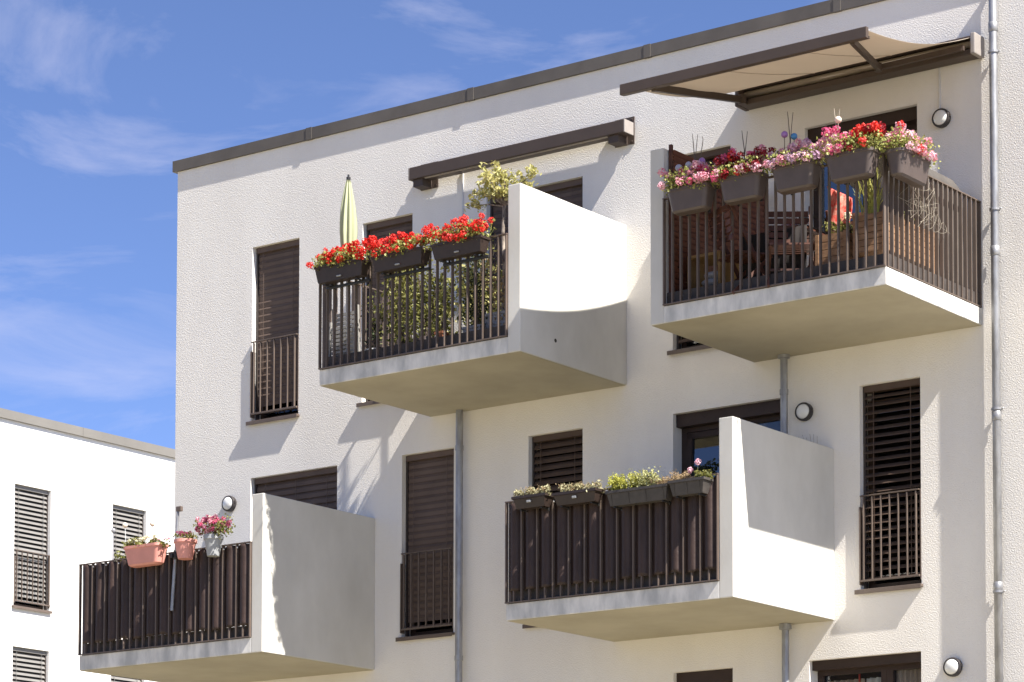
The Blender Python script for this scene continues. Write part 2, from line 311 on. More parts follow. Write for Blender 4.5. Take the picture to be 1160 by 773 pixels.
def window(parent, kind, a, b, z, xf=None, ang=R_(68), smat=None, rail=True, sill=True, label=None, stop=None):
    z0, z1 = z; fm = MB(xf); name = 'window' if not kind.startswith('door') else 'balcony_door'
    Y = .17; t = .07
    if kind == 'door_tilt': panes = [(a, (a+b)/2-.03), ((a+b)/2+.03, b)]
    elif kind.startswith('door'): panes = [(a, (a+b)/2+.17), ((a+b)/2+.17, b)] if kind == 'door_curtain' else [(a, (a+b)/2), ((a+b)/2, b)]
    else: panes = [(a, b)]
    hd = .14 if not kind in ('door_curtain',) else .10     # head box
    if kind in ('door_open', 'door_tilt', 'open', 'door_curtain'):
        fm.box(a+.002, b-.002, .06, .24, z1-hd, z1-.002)
    fm.box(a+.002, b-.002, Y, Y+.08, z0+.002, z0+t); 
    fm.box(a+.002, b-.002, Y, Y+.08, z1-hd-t+.02, z1-hd-.001)
    for i, (p, q) in enumerate(panes):
        fm.box(p+.002, p+t, Y+.001, Y+.079, z0+t, z1-hd-t+.02); fm.box(q-t, q-.002, Y+.001, Y+.079, z0+t, z1-hd-t+.02)
    f = fm.build(name, FRAME, parent)
    if label: f['label'] = label
    for i, (p, q) in enumerate(panes):
        g_ = MB(xf)
        if kind == 'door_tilt' and i == 0:     # sash tipped inwards
            zt = z1-hd-t; sf = MB(xf); lean = .09
            for (u0,u1,c0,c1) in ((p+t,q-t,z0+t,z0+t+.07),(p+t,q-t,zt-.05,zt+.015),(p+t,p+t+.06,z0+t,zt),(q-t-.06,q-t,z0+t,zt)):
                y0 = .12+lean*(c0-z0)/(zt-z0); y1 = .12+lean*(c1-z0)/(zt-z0)
                sf.hexa([(u0,y0-.03,c0),(u1,y0-.03,c0),(u1,y0+.03,c0),(u0,y0+.03,c0)],[(u0,y1-.03,c1),(u1,y1-.03,c1),(u1,y1+.03,c1),(u0,y1+.03,c1)])
            sf.build('sash', FRAME, f)
            g_.quad((p+t+.05,.12,z0+t+.05),(q-t-.05,.12,z0+t+.05),(q-t-.05,.12+lean,zt-.04),(p+t+.05,.12+lean,zt-.04))
            g_.build('pane', GLASSB, f)
        else:
            g_.box(p+t-.005, q-t+.005, Y+.035, Y+.043, z0+t-.005, z1-hd-t+.025); g_.build('pane', GLASSB if kind=='door_open' else GLASS, f)
    if 'blind' in kind:
        s = MB(xf); hz = .10
        s.box(a+.028, b-.028, .05, .14, z1-.07, z1-.004)
        zb = stop if stop else z0+.10
        slats(s, a+.03, b-.03, zb+.03, z1-.075, .095, ang)
        s.box(a+.03, b-.03, .075, .115, zb, zb+.03)
        cords = [a+.14, b-.14] if b-a < 1 else [a+.2, (a+b)/2, b-.2]
        for u in cords: s.box(u-.004, u+.004, .095-.05, .095-.046, zb, z1-.08)
        s.build('blind', smat or SLAT, f)
        for u in (a+.003, b-.027): gd = MB(xf); gd.box(u, u+.024, .07, .12, z0+.02, z1-.003); gd.build('guide_rail', METALD, f)
    if sill:
        s = MB(xf); s.box(a-.045, b+.02, -.05, .16, z0-.035, z0-.006); s.box(a-.045, b+.02, -.054, -.048, z0-.055, z0-.008)
        bevel(s.build('sill', METAL, f), .003)
    if rail:
        s = MB(xf); zt = z0+.99; zb = z0+.075
        s.box(a+.012, b-.012, -.032, -.004, zt-.014, zt); s.box(a+.012, b-.012, -.032, -.004, zb, zb+.02)
        n = 7; 
        for i in range(n):
            u = a+.05+(b-a-.10)*i/(n-1); s.box(u-.007, u+.007, -.030, -.006, zb+.02, zt-.02)
        s.box(a+.001, a+.013, -.03, .05, zb-.03, zt-.12); s.box(b-.013, b-.001, -.004, .05, zb-.03, zt)
        bevel(s.build('railing', METAL, f), .002)
    return f
AD = {-23.371: R_(86), -21.604: R_(84), -19.740: R_(84), -20.983: R_(82), -14.808: R_(34), -19.130: R_(56), -17.155: R_(50)}
for kind, a, b, z in WIN:
    nar = kind == 'blind'
    hidden_bottom = a in (-19.740, -15.459, -23.373) or kind in ('door_tilt',)
    row1 = z is R1
    f = window(bld, kind, a, b, z, ang=AD.get(a, R_(76)), smat=SLATD if a == -19.130 or a == -17.155 or a == -14.808 else SLAT,
               rail=nar and a in (-23.371, -20.983, -14.808), sill=nar or z is R0 and False)
# curtains & hanging thing behind the lower right door
def curtain(u0, u1, y, z0, z1, folds, parent, m, name='curtain'):
    s = MB(); n = folds*8; vs = []; fs = []
    for i in range(n+1):
        u = u0+(u1-u0)*i/n; yy = y+.03*math.sin(i*2*math.pi/8)
        vs += [(u, yy, z0), (u, yy, z1)]
    for i in range(n): fs.append((2*i, 2*i+2, 2*i+3, 2*i+1))
    s.add(vs, fs); return s.build(name, m, parent, smooth=True)
doors = [o for o in bld.children if o.name.startswith('balcony_door')]
dcur = doors[-1]; dtilt = doors[-2]; dopen = doors[1]
curtain(-14.60, -14.15, .275, 3.5, 5.40, 7, dcur, CURT); curtain(-15.42, -14.92, .275, 3.5, 5.33, 6, dcur, CURT)
curtain(-14.90, -14.66, .275, 3.5, 5.33, 3, dcur, CURTW)
curtain(-16.2, -15.9, .42, 6.3, 8.1, 5, dtilt, mat('brown_curtain', (.22,.12,.05), .9, var=.5, vscale=9))  # brown folds stand in for the brown reflection in the right pane
curtain(-15.35, -15.0, .42, 9.2, 11.0, 5, dopen, mat('blue_curtain', (.07,.085,.16), .9, var=.3, vscale=9, stretch=(1,1,.1)))  # blue folds stand in for sky mirrored in the door glass

s = MB(); s.lathe((-14.98,.27,5.40), [(.05,0),(.075,.03),(.06,.09),(.02,.12)], 16); s.tube([(-14.98,.27,5.30),(-14.98,.27,5.40)], .012, 6)
s.build('paper_flower', P_SCAR, dcur, smooth=True)
# left (far) building; facade looks along +X
XF = -36.75
xf2 = lambda u, d, z: (XF - d, u, z)
def ly(px_y): return (px_y+26)*abs(XF)/29.0 - 26
b2 = empty('white_building', (XF-6, 12, 0), 'bright white rendered neighbouring building with light grey roof edge, at the left', 'building')
rows = [(9.06, 11.22), (6.18, 8.34)]
cols = [(8.70, 9.58), (11.13, 12.01), (15.4, 16.28)]
w = MB(xf2); H2 = []
for z in rows:
    for c in cols: H2.append((c[0], c[1], z[0], z[1]))
wall_sheet(w, 2, 30, 0, 12.32, H2, .26)
for q in (((2,0,0),(2,12,0),(2,12,12.32),(2,0,12.32)), ((30,0,0),(30,0,12.32),(30,12,12.32),(30,12,0)), ((2,12,0),(30,12,0),(30,12,12.32),(2,12,12.32)), ((2,0,12.3),(30,0,12.3),(30,12,12.3),(2,12,12.3))): w.quad(*q)
w.build('facade_wall', PLASTER2, b2)
w = MB(xf2); w.box(2.2, 29.8, 1.5, 1.6, 0, 12.2)
for z in (6.0, 8.85, 11.6): w.box(2.2, 29.8, .262, 1.49, z-.2, z)
w.build('room', DARK, b2)
w = MB(xf2); 
for i in range(10): w.box(1.9+2.8*i, 1.9+2.8*(i+1)-.006, -.06, .4, 12.32, 12.48)
w.box(1.9, 2.3, .401, 12.05, 12.32, 12.48); w.box(29.5, 29.9, .401, 12.05, 12.32, 12.48)
w.build('roof_coping', COPING2, b2)
for z in rows:
    for c in cols: window(b2, 'blind', c[0], c[1], z, xf2, ang=R_(50), smat=SLAT2, rail=True)

# block across the yard, met by the reflections in the lower panes
b3 = empty('brown_apartment_block', (-48, -70, 0), 'plain brown apartment block across the yard, seen only mirrored in window glass', 'building')
BRK = mat('brown_render', (.24,.17,.12), .9, var=.25, vscale=.8)
w = MB(); w.box(-80, -16, -76, -64, 0, 16.6); w.build('wall', BRK, b3)
w = MB(); w.box(-80.3, -15.7, -76.3, -63.7, 16.601, 16.95); w.build('roof', COPING, b3)
wm = None
for k in range(5):
    for i in range(16):
        if wm is None: m_ = MB(); m_.box(-.7,.7,-.04,.03,0,1.5); wm = m_.build('window', mat('far_window', (.05,.05,.055), .15), None, origin=(0,0,0)); o = wm
        else: o = wm.copy(); scene.collection.objects.link(o)
        o.parent = b3; o.location = (-78+4*i+48, -63.99+70, 1.2+3.1*k)

# ------------------------------------------------------------------ balconies (parts of the main building)
def railing_x(mb, x0, x1, y, zb, zt, pitch=.1035, start=None):
    mb.box(x0, x1, y-.02, y+.02, zt-.012, zt); mb.box(x0, x1, y-.02, y+.02, zb, zb+.012)
    n = int(round((x1-x0)/pitch)); p = (x1-x0)/n
    for i in range(n+1):
        x = x0+.011+(x1-x0-.022)*i/n; mb.box(x-.007, x+.007, y-.019, y+.019, zb+.012, zt-.012)
    return [x0+.011+(x1-x0-.022)*i/n for i in range(n+1)]
def railing_y(mb, x, y0, y1, zb, zt, pitch=.1035):
    mb.box(x-.02, x+.02, y0, y1, zt-.012, zt-.0005); mb.box(x-.02, x+.02, y0, y1, zb, zb+.0115)
    n = int(round((y1-y0)/pitch))
    for i in range(n+1):
        y = y0+.011+(y1-y0-.022)*i/n; mb.box(x-.019, x+.019, y-.007, y+.007, zb+.012, zt-.012)
def balcony(x0, x1, zb, side, ztop_side, zt, label):
    # side: +1 solid wall on the right, -1 solid wall on the left
    th = .165; zs = zb+.175
    s = MB(); sx0, sx1 = (x0, x1-th) if side > 0 else (x0+th, x1)
    s.box(sx0, sx1, -2.0, -.002, zb, zs)
    o = bevel(s.build('balcony', CONCF, bld), .006); o['label'] = label
    s = MB(); a, b = (x1-th, x1) if side > 0 else (x0, x0+th)
    s.box(a, b, -2.0, -.001, zb-.0003, ztop_side); bevel(s.build('side_wall', CONC, o), .008, 3)
    # the underside is a separate darker tan sheet, laid 3 mm below the slab
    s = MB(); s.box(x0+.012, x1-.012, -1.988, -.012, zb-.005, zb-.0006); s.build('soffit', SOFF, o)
    s = MB(); s.box(sx0+.02 if side>0 else sx0, sx1 if side>0 else sx1-.02, -1.94, -1.925, zs, zs+.15)
    if side > 0: s.box(sx0+.02, sx0+.035, -1.92, -.01, zs, zs+.15)
    else: s.box(sx1-.035, sx1-.02, -1.92, -.01, zs, zs+.15)
    s.build('plinth_strip', UPST, o)
    s = MB(); xs = railing_x(s, sx0, sx1, -2.006, zs+.004, zt)
    s.build('railing', METAL, o)
    s = MB(); railing_y(s, sx0+.02 if side > 0 else sx1-.02, -1.96, -.005, zs+.008, zt); s.build('railing', METAL, o)
    return o, xs, zs
bM, xsM, zM = balcony(-20.56, -17.77, 8.80, 1, 10.61, 10.09, 'upper left balcony with red geraniums and a bright sunlit right side wall')
bT, xsT, zT = balcony(-16.11, -13.365, 8.825, -1, 10.65, 10.115, 'upper right balcony under the open awning, solid wall on its left')
bB, xsB, zB = balcony(-17.95, -15.12, 5.935, 1, 7.76, 7.20, 'lower right balcony wrapped in brown cloth below the awning balcony')
bL, xsL, zL = balcony(-24.28, -21.385, 5.875, 1, 7.685, 7.145, 'lower left balcony with terracotta pots and a shaded side wall')
# form-tie hole in the upper left side wall
s = MB(); s.lathe((0,0,0), [(.022,0),(.022,.006),(.012,.007)], 12)
s.v = [(-17.772+v[2]*.5, -1.36+v[0], 9.035+v[1]) for v in s.v]; s.build('tie_hole_plug', BLACK, [c for c in bM.children if c.name.startswith('side_wall')][0])
# rainwater pipes below the balconies and the downpipe
def pipe(x, y, z0, z1, r, collar=None, rings=()):
    s = MB(); s.tube([(x,y,z0),(x,y,z1)], r, 16)
    if collar: s.lathe((x,y,z1-collar), [(r+.004,-.01),(r+.028,.0),(r+.028,collar-.004)], 16)
    for z in rings:
        s.lathe((x,y,z), [(r+.001,-.03),(r+.007,-.028),(r+.007,.028),(r+.001,.03)], 16)
    return s.build('rainwater_pipe', ZINC, bld, smooth=False)
pipe(-20.05, -.10, 0, 8.797, .043, None, (5.9, 8.35))
pipe(-15.665, -.11, 5.85+.26, 8.823, .040, .035, (8.42,))
pipe(-15.66, -.11, 0, 5.931, .040, .06, ())
s = MB(); r = .043; x, y = -13.178, -.072
s.tube([(x,y,0),(x,y,12.30),(x,y+.02,12.38),(x,y+.07,12.42)], r, 20)
for z in (11.88, 9.55, 7.85, 6.1): s.lathe((x,y,z), [(r+.001,-.05),(r+.006,-.045),(r+.006,.045),(r+.001,.05)], 20)
dp = s.build('downpipe', ZINC, bld, smooth=True)
for z in (11.62, 9.98, 7.92, 6.05):
    s = MB(); s.lathe((x,y,z), [(r+.001,-.012),(r+.012,-.012),(r+.012,.012),(r+.001,.012)], 20); s.tube([(x+.04,y,z),(x+.075,y,z),(x+.078,y+.004,z)], .008, 6)
    s.tube([(x,y+.04,z),(x,-.001,z)], .007, 6); s.build('pipe_clamp', ZINC, dp)
s = MB(); s.box(-13.839, -13.821, -.016, -.001, 11.10, 11.62); s.build('cable_conduit', PLASTW, bld)
s = MB(); s.box(-20.092, -20.076, -.014, -.001, 10.2, 11.66); s.build('cable_conduit', PLASTW, bld)

# ------------------------------------------------------------------ wall lamps
def lamp(x, z, label, y=0):
    root = empty('wall_lamp', (x, y, z), label, 'wall lamp', 'round bulkhead lamps on the facade')
    s = MB(); s.lathe((x,y,z), [(.085,0),(.098,.004),(.100,.045),(.096,.062),(.082,.066),(.080,.05)], 32, 'y')
    s.box(x+.094, x+.108, y-.05, y-.025, z+.0, z+.025)
    s.build('housing', LAMPR, root, smooth=False)
    s = MB(); s.lathe((x,y,z), [(.081,.052)]+[(.081*math.cos(t), .055+.035*math.sin(t)) for t in [i*math.pi/14 for i in range(0,8)]], 32, 'y')
    s.build('glass_dome', LAMPG, root, smooth=True)
lamp(-13.80, 11.06, 'round lamp on the shaded wall below the open awning')
lamp(-15.465, 8.195, 'round lamp between the zinc pipe and the tall open-slatted window')
lamp(-23.70, 8.11, 'round sunlit lamp above the grey pot on the lower left balcony')
lamp(-13.72, 5.33, 'round lamp near the bottom right corner, beside the curtained door')

# ------------------------------------------------------------------ awnings
aw = empty('closed_awning', (-19.17, 0, 11.6), 'retracted awning in a closed brown case above the upper left balcony', 'awning')
s = MB(); s.bbox(-20.715, -17.66, -.225, -.045, 11.60, 11.745, .008); s.build('case', AWM, aw)
s = MB(); s.bbox(-17.659, -17.645, -.225, -.045, 11.60, 11.745, .003); s.build('end_cap', AWC, aw)
s = MB(); s.bbox(-20.73, -20.716, -.225, -.045, 11.60, 11.745, .003); s.build('end_cap', AWC, aw)
for x in (-20.62, -17.83):
    s = MB(); s.box(x-.09, x+.17, -.014, -.001, 11.52, 11.83); s.box(x-.06, x+.08, -.19, -.014, 11.515, 11.598); s.box(x-.06, x+.08, -.044, -.014, 11.60, 11.80)
    for dz in (11.55, 11.80): s.lathe((x+.14,-.014,dz), [(.012,0),(.012,.008),(.0,.01)], 8, 'y')
    s.build('bracket', AWM, aw)
s = MB(); s.box(-20.5, -17.9, -.20, -.18, 11.588, 11.599); s.build('fabric_edge', FABRIC, aw)

aw = empty('open_awning', (-14.7, 0, 11.2), 'extended folding-arm awning with beige fabric over the upper right balcony', 'awning')
AX0, AX1 = -16.14, -13.36
s = MB(); s.bbox(AX0, AX1, -.20, -.02, 11.60, 11.66, .008); s.box(AX0, AX1, -.06, -.02, 11.66, 11.80); s.bbox(AX0, AX1, -.17, -.055, 11.78, 11.81, .006); s.build('wall_case', AWM, aw)
s = MB(); s.tube([(AX0+.01,-.12,11.735),(AX1-.01,-.12,11.735)], .036, 14); s.build('roller', FABRIC, aw, smooth=True)
for x0, x1 in ((AX1+.001, AX1+.055), (AX0-.055, AX0-.001)):
    s = MB(); s.bbox(x0, x1, -.235, -.015, 11.595, 11.815, .012); s.build('end_cap', AWM if x0 < -15 else AWC, aw)
s = MB(); s.bbox(-16.20, -13.33, -2.425, -2.375, 11.135, 11.245, .006); s.box(-16.2, -13.33, -2.37, -2.35, 11.14, 11.165); s.build('front_bar', AWM, aw)
s = MB(); nx, ny = 60, 24; vs = []; fs = []
for j in range(ny+1):
    t = j/ny
    for i in range(nx+1):
        u = i/nx; x = -16.16+(2.79)*u
        sag = .115*math.sin(math.pi*t)**.9*(1-.12*math.cos(2*math.pi*u*3)) + .02*math.sin(u*9)*math.sin(math.pi*t)
        edge = abs(u-.5)*2
        z = 11.80+(11.235-11.80)*t - sag*(.34+.66*edge**5)
        vs.append((x, -.14+(-2.385+.14)*t, z))
for j in range(ny):
    for i in range(nx): a = j*(nx+1)+i; fs.append((a, a+1, a+nx+2, a+nx+1))
s.add(vs, fs); o = s.build('fabric', FABRIC, aw, smooth=True)
mo = o.modifiers.new('thickness', 'SOLIDIFY'); mo.thickness = .0015
s = MB()
for u in (.335, .667):
    pts = []
    for j in range(0, ny+1, 2):
        v = vs[j*(nx+1)+int(u*nx)]; pts.append((v[0], v[1], v[2]-.004))
    s.tube(pts, .003, 5)
s.build('seam', mat('seam_thread', (.42,.36,.30), .9), o)
s = MB(); s.bar((-13.52,-2.36,11.155), (-14.33,-.40,11.60), .045, .06); s.build('arm', AWM, aw)
s = MB(); s.bar((-14.36,-.36,11.615), (-13.42,-.25,11.665), .04, .055); s.lathe((-14.345,-.38,11.57), [(.04,0),(.04,.08)], 12); s.build('arm', AWM, aw)
s = MB(); s.bar((-15.83,-2.36,11.155), (-16.09,-.28,11.64), .05, .07); s.build('arm', AWM, aw)
s = MB(); s.lathe((-16.08,-.26,11.59), [(.045,0),(.045,.10)], 12); s.build('arm_joint', AWM, aw)

# ------------------------------------------------------------------ plants
rnd = random.Random(7)
HEADS = {}
def head_mesh(m, k, r=.040, n=42, soft=.5):
    key = (m.name, k, r)
    if key in HEADS: return HEADS[key]
    rr = random.Random(hash(k)*13+len(m.name)); s = MB()
    for i in range(n):
        d = Vector((rr.gauss(0,1), rr.gauss(0,1), rr.gauss(0,1)+.25)).normalized()
        s.leaf(d*r*rr.uniform(.6,1.05)*Vector((1,1,.8)).length/1.63, r*.62, rr, d+Vector((rr.gauss(0,.35),rr.gauss(0,.35),rr.gauss(0,.35))), .9)
    me = bpy.data.meshes.new('flower_head'); me.from_pydata(s.v, [], s.f); me.materials.append(m)
    HEADS[key] = me; return me
def add_head(parent, p, m, scale=1.0, name='flower_head', r=.040):
    off = Vector((0,0,0)); q = parent
    while q is not None: off += q.location; q = q.parent
    o = bpy.data.objects.new(name, head_mesh(m, rnd.randint(0,3), r)); scene.collection.objects.link(o)
    o.location = Vector(p)-off; o.rotation_euler = (rnd.uniform(-.5,.5), rnd.uniform(-.5,.5), rnd.uniform(0,6.28)); o.scale = (scale,)*3; o.parent = parent
    return o
def clump(mb, c, e, n, size, bias=0, long=1.0, r=None):
    """leaves through an uneven clump; c centre, e half extents"""
    r = r or rnd
    seeds = [Vector((c[0]+r.uniform(-1,1)*e[0]*.85, c[1]+r.uniform(-1,1)*e[1]*.8, c[2]+r.uniform(-1,.9)*e[2]*.8)) for _ in range(max(5, n//28))]
    for i in range(n):
        q = r.choice(seeds); k = .34
        p = (q.x+r.gauss(0,e[0]*.12+.02), q.y+r.gauss(0,e[1]*k), q.z+r.gauss(0,e[2]*k))
        mb.leaf(p, size*r.uniform(.6,1.25), r, None, long)
def trough(mb, x0, x1, y0, y1, z0, z1, taper=.05, wall=.012, rim=True, round_=False):
    """tapered open box, outer shell + rim + soil slot"""
    t = taper
    if round_:
        n = 6; rr = .045
        def ring(x0,x1,y0,y1,z,rad):
            P = []
            for cx, cy, a0 in ((x1-rad,y0+rad,-90),(x1-rad,y1-rad,0),(x0+rad,y1-rad,90),(x0+rad,y0+rad,180)):
                for k in range(n+1): a = R_(a0+90*k/n); P.append((cx+rad*math.cos(a), cy+rad*math.sin(a), z))
            return P
        levels = [(t+.02,z0,.04),(t*.9,z0+.02,.05),(.012,z1-.035,.055),(.0,z1-.03,.06),(.0,z1,.06),(.012,z1,.05),(.016,z1-.05,.05)]
        rings = [ring(x0+i,x1-i,y0+i*.8,y1-i*.8,z,r_) for i, z, r_ in levels]; m = len(rings[0]); vs = [p for q in rings for p in q]; fs = [tuple(range(m))[::-1]]
        for a in range(len(rings)-1):
            for k in range(m): fs.append((a*m+k, a*m+(k+1)%m, (a+1)*m+(k+1)%m, (a+1)*m+k))
        fs.append(tuple(range((len(rings)-1)*m, len(rings)*m))); mb.add(vs, fs); return
    ins = lambda i, z: [(x0+i,y0+i,z),(x1-i,y0+i,z),(x1-i,y1-i,z),(x0+i,y1-i,z)]
    vs = ins(t,z0)+ins(.010,z1-.03)+ins(.0,z1-.028)+ins(0,z1)+ins(wall,z1)+ins(wall+.003,z1-.04)
    fs = [(3,2,1,0)]
    for a in range(5):
        for k in range(4): fs.append((a*4+k, a*4+(k+1)%4, (a+1)*4+(k+1)%4, (a+1)*4+k))
    fs.append((20,21,22,23)); mb.add(vs, fs)

def flower_box(x0, x1, z0, z1, palette, label, group, nheads=20, y0=-2.215, y1=-2.035, m=BOXD, rnd_=False, taper=.035, hz=.17, extras=None, side=False, seed=0, clip=True):
    global rnd
    rnd = random.Random(seed)
    cx, cy = (x0+x1)/2, (y0+y1)/2
    root = empty('flower_box', (cx, cy, z0), label, 'flower box', group)
    s = MB(); trough(s, x0, x1, y0, y1, z0, z1, taper, round_=rnd_); s.build('planter', m, root)
    s = MB()
    if side:
        for yy in (y0+.12, y1-.12): s = MB(); s.box(x0-.012, x0-.004, yy-.012, yy+.012, z1-.12, z1-.02); s.box(x0-.05, x0-.004, yy-.011, yy+.011, z1-.02, z1-.014); s.build('hook', BLACK, root)
    else:
        for xx in (x0+.12, x1-.12):
            s = MB(); s.box(xx-.012, xx+.012, y1+.002, y1+.012, z0+.01, z1-.02); s.box(xx-.011, xx+.011, y1-.01, y1+.06, z1-.018, z1-.012)
            if not rnd_: s.box(xx-.012, xx+.012, y0+.05, y1+.001, z0-.030, z0-.018); s.box(xx-.012, xx+.012, y1+.0015, y1+.012, z0-.03, z0+.009)
            s.build('hook', BLACK, root)
        if not rnd_: s = MB(); s.bbox(x0+.06, x1-.01, y1-.035, y1-.004, z0-.05, z0-.019, .006); s.build('support_rail', BLACK, root)
    if clip and not side and not rnd_:
        s = MB(); s.bbox(cx-.03, cx+.03, y0+.012, y0+.03, z0+.03, z0+.045, .004); s.build('badge', GREYP, root)
    s = MB(); ex, ey = (x1-x0)/2, (y1-y0)/2
    clump(s, (cx, cy-.02, z1+hz*.38), (ex+.03, ey+.045, hz*.44), 1000, .030)
    clump(s, (cx, cy-.05, z1+.0), (ex, ey*.55, .05), 200, .028)
    for i in range(18):
        a = (x0+rnd.random()*(x1-x0), cy+rnd.uniform(-.06,.06), z1-.02); s.tube([a, (a[0]+rnd.uniform(-.05,.05), a[1]+rnd.uniform(-.06,.05), z1+hz*rnd.uniform(.5,1))], .0018, 4, False)
    s.build('foliage', LEAF, root)
    nheads = int(nheads*2.0)
    for i in range(nheads):
        u = (i+rnd.uniform(.1,.9))/nheads
        if side: x = cx+rnd.uniform(-.12,.12); y = y0+u*(y1-y0)
        else: x = x0-.03+u*(x1-x0+.09); y = cy+rnd.uniform(-.14,.10)
        z = z1+hz*(.50+.58*rnd.random())+.03*math.sin(x*14+y*9+seed)
        if rnd.random() < .16: z = z1+rnd.uniform(.0,.06); y = (y0-.04) if not side else y; x = x if not side else x1+.04
        c = rnd.choice(palette) if not callable(palette) else palette(u)
        add_head(root, (x,y,z), c, rnd.uniform(.75,1.25))
    if extras: extras(root)
    return root
GM = 'three brown flower boxes of red geraniums on the upper left railing'
flower_box(-20.47, -19.775, 9.90, 10.085, [P_RED,P_RED,P_SCAR], 'brown flower box of red geraniums at the left end of the upper left railing', GM, 26, seed=1)
flower_box(-19.645, -18.94, 9.895, 10.07, [P_RED,P_SCAR], 'middle brown flower box of red geraniums on the upper left railing', GM, 26, seed=2)
flower_box(-18.82, -18.135, 9.90, 10.065, [P_SCAR,P_RED], 'brown flower box of red geraniums nearest the sunlit side wall', GM, 24, seed=3, hz=.19)
GT = 'five rounded taupe flower boxes on the upper right railing'
flower_box(-15.755, -15.25, 9.865, 10.11, [P_PINK,P_PALE,P_PINK,P_MAG], 'leftmost taupe flower box on the upper right balcony, light and magenta pink blooms', GT, 30, y0=-2.27, y1=-2.04, m=BOXG, rnd_=True, seed=11, taper=.05)
flower_box(-15.135, -14.635, 9.865, 10.115, lambda u: rnd.choice([P_DRED,P_DRED,P_SCAR,P_PALE,P_MAG] if u < .7 else [P_PALE,P_PINK,P_DRED]), 'taupe flower box with dark red and coral blooms, second from the left', GT, 32, y0=-2.27, y1=-2.04, m=BOXG, rnd_=True, seed=12, taper=.05, hz=.2)
flower_box(-14.52, -14.015, 9.865, 10.115, [P_PALE,P_MAUVE,P_PALE,P_PINK], 'middle taupe flower box with pale pink and mauve blooms on the upper right balcony', GT, 32, y0=-2.27, y1=-2.04, m=BOXG, rnd_=True, seed=13, taper=.05)
flower_box(-13.91, -13.365, 9.86, 10.12, lambda u: rnd.choice([P_PINK,P_PALE,P_MAG] if u < .55 else [P_SCAR,P_RED,P_DRED]), 'taupe flower box left of the railing corner, pink blooms turning red at its right end', GT, 34, y0=-2.27, y1=-2.04, m=BOXG, rnd_=True, seed=14, taper=.055, hz=.21)
flower_box(-13.33, -13.10, 9.85, 10.105, [P_PALE,P_PINK,P_SCAR,P_PINK,P_PALE], 'sunlit taupe flower box hung on the short right-hand side railing, pink and coral blooms', GT, 28, y0=-2.12, y1=-1.52, m=BOXG, rnd_=True, side=True, seed=15, taper=.05, hz=.2)

def spray(mb, base, n, h, spread, m_leaf=.02, r=None, lean=(0,0), leaves=True, dens=14):
    r = r or rnd
    for i in range(n):
        a = Vector(base); d = Vector((r.gauss(lean[0],spread), r.gauss(lean[1],spread), 1)).normalized()*h*r.uniform(.6,1.1)
        b = a+d*.55+Vector((r.gauss(0,.01),r.gauss(0,.01),0)); c = a+d+Vector((r.gauss(0,.03),r.gauss(0,.03),-.01))
        mb.tube([a,b,c], [.003,.002,.0012], 4, False)
        if leaves:
            for k in range(dens):
                t = r.uniform(.25,1); p = a.lerp(c,t); mb.leaf(p+Vector((r.gauss(0,.012),r.gauss(0,.012),r.gauss(0,.008))), m_leaf*r.uniform(.6,1.2), r, None, 1.5)
# --- lower right balcony planters
def planter2(x0, x1, z0, z1, m, label, fill, seed, y0=-2.20, y1=-2.03, clip=False, ribs=0):
    global rnd; rnd = random.Random(seed)
    cx, cy = (x0+x1)/2, (y0+y1)/2
    root = empty('flower_box', (cx, cy, z0), label, 'flower box', 'flower boxes on the cloth-wrapped lower right railing')
    s = MB(); trough(s, x0, x1, y0, y1, z0, z1, .035)
    s.box(x0-.006, x1+.006, y0-.006, y0+.006, z1-.022, z1+.004); s.box(x0-.006, x0+.006, y0+.006, y1+.006, z1-.022, z1+.004); s.box(x1-.006, x1+.006, y0+.006, y1+.006, z1-.022, z1+.004)
    for k in range(ribs): 
        x = x0+.06+(x1-x0-.12)*k/(ribs-1); s.hexa([(x-.004,y0+.030,z0+.01),(x+.004,y0+.030,z0+.01),(x+.004,y0+.04,z0+.01),(x-.004,y0+.04,z0+.01)],[(x-.004,y0+.004,z1-.03),(x+.004,y0+.004,z1-.03),(x+.004,y0+.014,z1-.03),(x-.004,y0+.014,z1-.03)])
    s.build('planter', m, root)
    s = MB()
    for xx in (x0+.08, x1-.08): s = MB(); s.box(xx-.01, xx+.01, y1+.001, y1+.009, z0-.03, z1); s.box(xx-.01, xx+.01, y0+.04, y1, z0-.016, z0-.006); s.build('hook', BLACK, root)
    if clip: s = MB(); s.bbox(cx-.025, cx+.025, y0-.004, y0+.02, (z0+z1)/2-.012, (z0+z1)/2+.012, .005); s.build('badge', GREYP, root)
    fill(root, x0, x1, cy, z1); return root
def f_succ(root, x0, x1, cy, z1):
    s = MB()
    for i in range(5): clump(s, (x0+.06+(x1-x0-.1)*i/4, cy, z1+.035), (.055,.06,.05), 90, .022, long=1.6)
    s.build('foliage', LEAFP, root)
    s = MB(); [spray(s, (x0+.04+(x1-x0-.08)*rnd.random(), cy+rnd.uniform(-.04,.04), z1), 3, .13, .4, .013, dens=9) for _ in range(7)]; s.build('dry_stems', DRY, root)
def f_mixed(root, x0, x1, cy, z1):
    s = MB()
    for i in range(16): spray(s, (x0+.03+.28*rnd.random(), cy+rnd.uniform(-.05,.05), z1-.01), 4, .21, .28, .021, dens=13)
    s.build('foliage', LEAFYG, root)
    s = MB(); clump(s, (x0+.43, cy, z1+.09), (.15,.08,.095), 560, .024, long=1.3); s.build('foliage', mat('grey_green_leaf', (.50,.49,.24), .6, col2=(.26,.27,.10), island=True, transl=.3), root)
    s = MB(); [spray(s, (x0+.55+.2*rnd.random(), cy+rnd.uniform(-.05,.05), z1-.01), 4, .13, .35, .013, dens=9) for _ in range(9)]; s.build('dry_stems', DRY, root)
